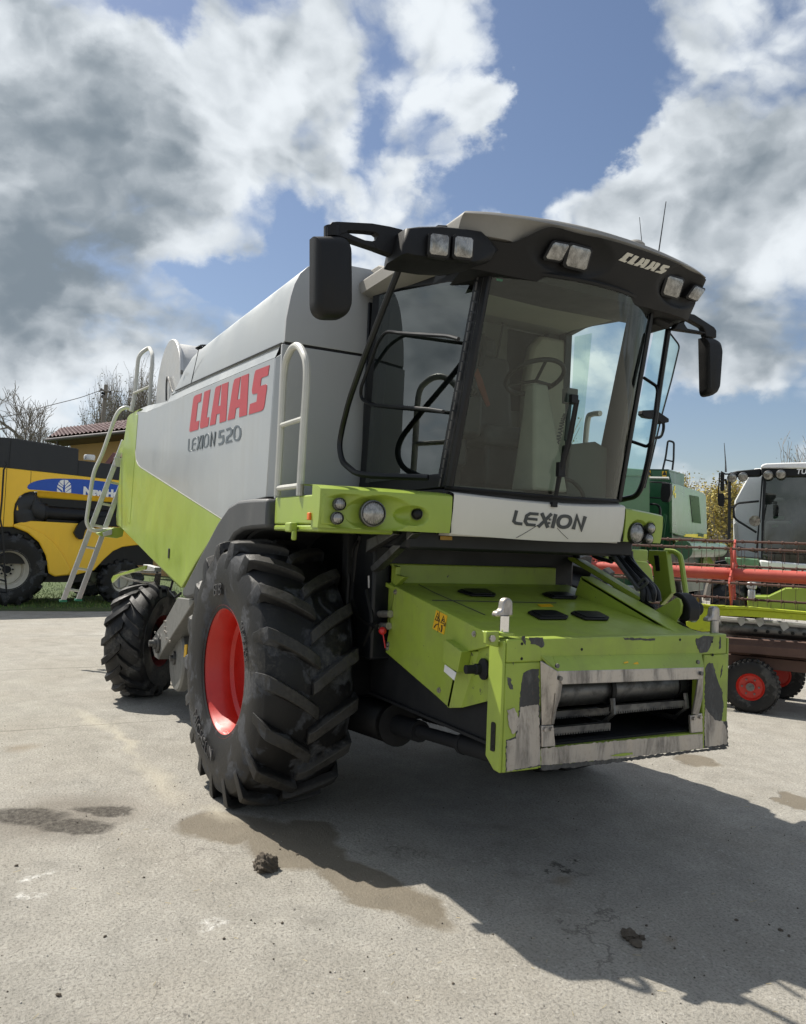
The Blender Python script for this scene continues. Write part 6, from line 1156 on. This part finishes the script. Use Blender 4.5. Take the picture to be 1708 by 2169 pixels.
# ================================================================ pale grey combine at the right edge
u0=depth_pt(1690,1180,14.4,0); TU=Frame(u0,-54); tu=empty('combine_harvester',TU.o,TU.deg); tag(tu,'pale grey combine harvester with white cab roof and dark windscreen at the right edge','combine harvester')
tf_=lambda pts,x=0.: TU.pl(z12,pts,'x',x)
mb=MB(); mb.prism(tf_([(1110,378),(975,625),(960,850),(962,1020),(1000,1200),(1300,1225),(1300,300),(1180,300)],-1.5),(-.05,0,0)); mb.prism(tf_([(1110,378),(975,625),(960,850),(962,1020),(1000,1200),(2500,1225),(2500,250),(1180,290)],-1.55),(-3.2,0,0)); mb.build('grain_tank',M['tucwhite'],tu,.03)
mb=MB(); mb.prism(tf_([(965,865),(985,848),(1003,870),(1003,1190),(985,1200)],-1.45),(-.05,0,0)); mb.ribbon(z12,[(1003,850),(1230,858)],4,lambda x,y:TU.at(z12,x,y,'x',-1.496),vec=(.004,0,0)); mb.build('tank_trim',M['white'],tu,.01)
mb=MB(); mb.prism(fillet(tf_([(1240,290),(1248,258),(1290,240),(1500,232),(2300,215),(2300,295),(1240,290)],.15),.03)[:-1],(-1.9,0,0)); rw=mb.build('cab_roof',M['decalwhite'],tu,.04)
mb=MB(); mb.prism(tf_([(1245,292),(2300,296),(2300,378),(1270,376),(1250,350)],.12),(-.3,0,0)); mb.prism(tf_([(950,330),(1000,316),(1245,292),(1250,352),(1225,370),(920,376)],.0),(-.25,0,0)); fa2=mb.build('lamp_fascia',M['black'],tu,.02)
for (x,y) in ((948,388),(1062,378),(1320,360),(1450,352)):
    c=TU.at(z12,x,y,'x',.16); mb=MB(); mb.lathe([(0,-.12),(.06,-.10),(.085,0),(.085,.03),(.08,.035)],c,(1,0,-.25),18); wl=mb.build('work_lamp',M['darksteel'],tu); mb=MB(); mb.lathe([(.078,.03),(.05,.042),(0,.045)],c,(1,0,-.25),18); mb.build('lens',M['lens'],wl)
place_text('roof_lettering','TUCANO',.125,.003,TU.at(z12,1606,347,'x',.125),(0,1,0),(0,0,1),fa2,M['decalwhite'],.004,.15)
gl_=tf_([(1295,380),(2300,378),(2300,1290),(1640,1262),(1262,1228),(1275,800)],.02); mb=MB(); mb.add(gl_,[tuple(range(len(gl_)))]); mb.build('windscreen',M['darkglass'],tu)
mb=MB(); mb.prism(tf_([(1252,370),(1270,370),(1235,800),(1210,1160),(1190,1155),(1225,780)],.0),(-.06,0,0)); mb.prism(tf_([(1270,376),(1302,380),(1278,800),(1262,1228),(1245,1225),(1252,800)],.04),(-.06,0,0)); mb.prism(tf_([(1262,1225),(1640,1258),(2300,1285),(2300,1300),(1640,1275),(1262,1240)],.05),(-.08,0,0)); mb.build('cab_pillar',M['frame_black'],tu)
mb=MB(); mb.prism(tf_([(1280,380),(2300,380),(2300,1280),(1270,1228)],-1.4),(-.04,0,0)); mb.build('cab_rear_wall',M['beige_dark'],tu)
mb=MB(); c=TU.at(z12,1440,1000,'x',-.6); mb.box(c,(.4,.5,.6)); mb.box(c+Vector((-.1,.1,.5)),(.15,.45,.5)); mb.build('driver_seat',M['seat'],tu,.06)
mb=MB(); mb.prism(tf_([(1368,785),(1490,780),(1480,815),(1370,815)],-.3),(-.03,0,0)); mb.prism(tf_([(1355,880),(1400,865),(1425,870),(1420,890),(1360,900)],-.3),(-.03,0,0)); mb.prism(tf_([(1530,850),(1560,810),(1570,850),(1545,865)],-.3),(-.03,0,0)); mb.build('cab_monitor',M['mint'],tu)
mb=MB(); mb.prism(fillet(tf_([(870,1205),(1225,1222),(1230,1350),(1000,1335),(890,1260),(870,1205)],.15),.03)[:-1],(-.5,0,0)); mb.build('headlamp_panel',M['mint'],tu,.03)
mb=MB(); mb.prism(tf_([(1225,1232),(1640,1268),(2300,1300),(2300,1420),(1640,1390),(1260,1352)],.18),(-.5,0,0)); bp2=mb.build('bumper_panel',M['tucwhite'],tu,.03)
b0_,b1_2=TU.at(z12,1530,1385,'x',.185),TU.at(z12,1700,1392,'x',.185)
place_text('front_lettering','CLAAS',.13,.006,b0_,b1_2-b0_,(0,0,1),bp2,M['redlet'],.006,.25)
mk2=empty('wing_mirror',parent=tu)
mb=MB(); mb.prism(fillet(tf_([(830,330),(868,335),(865,520),(825,522),(830,330)],.3),.02)[:-1],(-.08,0,0)); mb.prism(fillet(tf_([(805,548),(862,545),(872,600),(862,682),(808,680),(796,600),(805,548)],.3),.03)[:-1],(-.1,0,0)); mb.build('mirror_head',M['black'],mk2,.01)
mb=MB(); mb.tube(fillet(tf_([(1000,350),(930,345),(924,375),(922,700),(918,1020)],.1),.04),.03,6); mb.tube(tf_([(835,325),(880,350),(930,350)],.2),.016,6); mb.tube(tf_([(820,420),(860,425)],.33),.012,6); mb.tube(tf_([(835,600),(920,605)],.25),.014,6); mb.tube(tf_([(880,400),(895,460)],.2),.02,6); mb.tube(tf_([(822,335),(806,600)],.3),.012,6); mb.build('mirror_arm',M['frame_black'],mk2)
mb=MB(); mb.tube(fillet(tf_([(1225,628),(1000,650),(965,690),(968,790),(1000,825),(1200,950)],.02),.06),.022,6); mb.tube(tf_([(1000,1095),(1200,1150)],.02),.02,6); mb.tube(tf_([(930,690),(970,690)],.05),.02,6); mb.build('door_rail',M['frame_black'],tu)
mb=MB(); c=TU.at(z12,1185,830,'x',.1); mb.lathe([(0,-.1),(.07,-.08),(.1,0),(.1,.03),(0,.04)],c,(1,-.2,-.15),16); mb.build('work_lamp',M['lens'],tu)
mb=MB(); mb.tube([TU.at(z12,885,330,'x',0),TU.at(z12,883,240,'x',0),TU.at(z12,868,30,'x',0)],[.02,.012,.005],6); mb.build('aerial',M['darksteel'],tu)
mb=MB(); mb.prism(tf_([(1100,1610),(1200,1605),(1320,1605),(1500,1520),(2300,1500),(2300,1780),(1500,1770),(1110,1740)],.8),(-1.2,0,0)); mb.prism(tf_([(1310,1740),(2300,1780),(2300,1800),(1330,1775)],.86),(-.05,0,0)); mb.build('feeder_house',M['green'],tu,.02)
mb=MB(); c=TU.at(z12,1150,1590,'x',.85); mb.box(c,(.1,.12,.2)); mb.box(c+Vector((0,0,.16)),(.1,.16,.12)); mb.build('lock_pin',M['galv'],tu,.03)
w0=TU.at(z12,960,1560,'x',-.6); wheel('front_wheel',(-.75,w0.y-.05,.9),.92,.62,.42,17,1,-1,par=tu,tm='rubber2',rm='rimred'); wheel('front_wheel',(-.75,w0.y+2.7,.9),.92,.62,.42,17,1,1,par=tu,rm='rimred')
mb=MB(); mb.bx((-4.5,w0.y+.5,.9),(.0,w0.y+2.2,1.9)); mb.build('body_core',M['frame_black'],tu); wheel('rear_wheel',(-4.4,w0.y+.2,.6),.62,.42,.3,15,1,-1,par=tu); wheel('rear_wheel',(-4.4,w0.y+2.5,.6),.62,.42,.3,15,1,1,par=tu)
# ================================================================ grain header on its trailer
h0_=depth_pt(1590,1222,10.4); HD=Frame((h0_.x,h0_.y,0),34); hd_=empty('grain_header',HD.o,HD.deg); tag(hd_,'long grain header with a faded red reel and scratched lime frame on a trailer','grain header')
hy=lambda zf,pts,y=0.: HD.pl(zf,pts,'y',y)
zt=HD.at(z12,950,1378,'y',0).z; XL_,XR_=-2.9,2.6; TH=rad(17); RR=.45
RL_=empty('reel',parent=hd_)
mb=MB(); mb.tube([Vector((XL_,0,zt)),Vector((XR_,0,zt))],.080,20); mb.build('reel_tube',M['reelred'],RL_)
xs=HD.at(z12,950,1378,'y',0).x
bars=[(math.sin(TH+k*math.pi/3)*RR,math.cos(TH+k*math.pi/3)*RR) for k in range(6)]
for sx in (xs,xs+1.9,xs-1.9):
    mb=MB()
    for i,(by,bz) in enumerate(bars):
        d=Vector((0,by,bz)); n_=Vector((0,-bz,by)).normalized(); c0_=Vector((sx,0,zt))
        for s_ in (-1,1): mb.prism([c0_+n_*s_*.10,c0_+n_*s_*.15,c0_+d+n_*s_*.028,c0_+d-n_*0+n_*s_*.002],(.02,0,0))
        e2=Vector((0,*bars[(i+1)%6])); m0=c0_+d*.98; m1=c0_+e2*.98; mb.prism([m0,m1,c0_+e2*.86,c0_+d*.86],(.016,0,0)) if i%3==0 else None
        mb.prism([c0_+d*.93+n_*.05,c0_+d*1.06,c0_+d*.93-n_*.05],(.024,0,0))
    mb.prism([Vector((sx,.17*math.cos(a),zt+.17*math.sin(a))) for a in np.linspace(0,2*math.pi,24,endpoint=False)],(.022,0,0)); mb.build('reel_spider',M['reelred'],RL_)
for by,bz in bars:
    mb=MB(); mb.tube([Vector((XL_,by,zt+bz)),Vector((XR_,by,zt+bz))],.015,8); k=0
    x=XL_+.1
    while x<XR_:
        mb.lathe([(.014,-.016),(.024,-.012),(.024,.012),(.014,.016)],(x,by,zt+bz),(1,0,0),8); mb.tube(smooth([Vector((x+.03,by,zt+bz)),Vector((x+.03,by-.02,zt+bz-.12)),Vector((x+.03,by+.03,zt+bz-.27))],3),.0035,3); x+=.158
    mb.build('tine_bar',M['rust'],RL_)
mb=MB(); mb.prism(hy(z13,[(600,195),(1100,208),(1708,262),(2300,300),(2300,325),(1708,285),(1100,235),(640,225)],-.40),(0,.16,0)); mb.prism(hy(z13,[(640,225),(1100,236),(1708,286),(2300,326),(2300,400),(1708,352),(1100,308),(850,300),(640,290)],-.38),(0,.06,0)); mb.build('frame_beam',M['greenold'],hd_,.006)
mb=MB(); mb.prism(hy(z13,[(475,360),(610,330),(600,270),(640,215),(730,230),(720,460),(640,465),(480,420)],-.42),(0,.08,0)); mb.prism(hy(z13,[(600,172),(700,188),(870,195),(850,210),(600,196)],-.45),(0,.12,0)); mb.build('end_plate',M['greenold'],hd_,.006)
a,b=HD.at(z13,700,395,'y',-.1),HD.at(z13,2000,490,'y',-.1)
mb=MB(); mb.tube([a,b],.115,20); agr=mb.build('cross_auger',M['darksteel'],hd_)
mb=MB(); mb.tube([HD.at(z13,830,330,'y',-.2),HD.at(z13,1708,400,'y',-.2),HD.at(z13,2300,440,'y',-.2)],.035,8); 
for x,y in ((1040,350),(1480,400),(1230,360)): c=HD.at(z13,x,y,'y',-.24); mb.prism([c+Vector(v) for v in ((-.05,0,.03),(.03,0,.05),(.06,0,-.02),(.0,0,-.07),(-.03,0,-.03))],(0,.03,0))
mb.build('auger_flight',M['galv'],agr)
mb=MB()
for x,y in ((1190,452),(1315,463),(1442,470),(1572,480),(1690,488)): c=HD.at(z13,x,y,'y',-.21); mb.lathe([(.022,0),(.022,.01),(.0,.012)],c,(0,-1,0),10)
mb.build('finger_hole',M['black'],agr)
mb=MB(); mb.prism([*hy(z13,[(870,510),(2300,600)],-.25),*hy(z13,[(2300,700),(870,600)],-.45)],(0,0,-.02)); mb.prism(hy(z13,[(860,585),(2300,690),(2300,790),(860,665)],-.46),(0,.03,0)); mb.prism([*hy(z13,[(860,590),(2300,695)],-.44),*[p+Vector((0,1.1,-.15)) for p in hy(z13,[(2300,695),(860,590)],-.44)]],(0,0,-.02)); mb.build('trough',M['rust'],hd_,.006)
TRL=empty('header_trailer',HD.o,HD.deg); tag(TRL,'dark low trailer on small red rimmed wheels carrying the grain header','trailer')
wc=HD.at(z13,1142,1022,'y',-.50); wf=HD.at(z13,1425,945,'y',.85)
mb=MB(); zb=HD.at(z13,1300,770,'y',-.3).z; mb.bx((XL_+.6,-.34,zb-.09),(XR_,-.22,zb+.05)); mb.bx((XL_+.6,.5,zb-.09),(XR_,.62,zb+.05)); mb.bx((wc.x-.07,-.42,wc.z-.05),(wc.x+.07,.8,wc.z+.05)); mb.bx((wc.x-.1,-.33,wc.z),(wc.x+.1,-.23,zb)); mb.bx((wc.x-.1,.5,wc.z),(wc.x+.1,.6,zb)); mb.bx((XL_+.4,-.3,zb-.05),(XL_+.6,.6,zb+.03)); mb.build('trailer_frame',M['rust'],TRL,.006)
for c,s in ((wc,-1),(Vector((wf.x,.85,wc.z)),1),(Vector((wc.x+2.6,-.5,wc.z)),-1),(Vector((wc.x-1.3,-.5,wc.z)),-1)):
    if c.x<wc.x-.5: continue
    e_=empty('trailer_wheel',c,0,TRL); R2=wc.z+.005
    mb=MB(); pr_=[(.15,-.07),(.17,-.085),(R2-.04,-.095),(R2-.012,-.085),(R2,-.06),(R2,.06),(R2-.012,.085),(R2-.04,.095),(.17,.085),(.15,.07)]; mb.lathe(pr_,(0,0,0),(0,1,0),48)
    for k in range(34):
        a_=k*2*math.pi/34
        for sd2 in (-1,1): mb.box(Vector(((R2+.004)*math.cos(a_+.05*sd2),sd2*.055,(R2+.004)*math.sin(a_+.05*sd2))),(.022,.075,.032),Matrix.Rotation(-(a_+.05*sd2),3,'Y'))
    mb.build('tyre',M['rubber2'],e_)
    mb=MB(); mb.lathe([(.165,.08),(.158,.088),(.15,.075),(.135,.055),(.06,.05),(.055,.09),(.03,.095),(0,.095)],(0,0,0),(0,s,0),32); mb.lathe([(.165,-.08),(.15,-.075),(.13,-.03),(0,-.03)],(0,0,0),(0,s,0),32); rm=mb.build('rim',M['rimred'],e_)
    mb=MB()
    for k in range(6): a_=k*math.pi/3; p=Vector((.095*math.cos(a_),s*.052,.095*math.sin(a_))); mb.cyl(p,p+Vector((0,s*.018,0)),.012,6)
    mb.lathe([(.055,.05),(.05,.095),(0,.097)],(0,.0,0),(0,s,0),16); mb.build('wheel_bolt',M['darksteel'],rm)
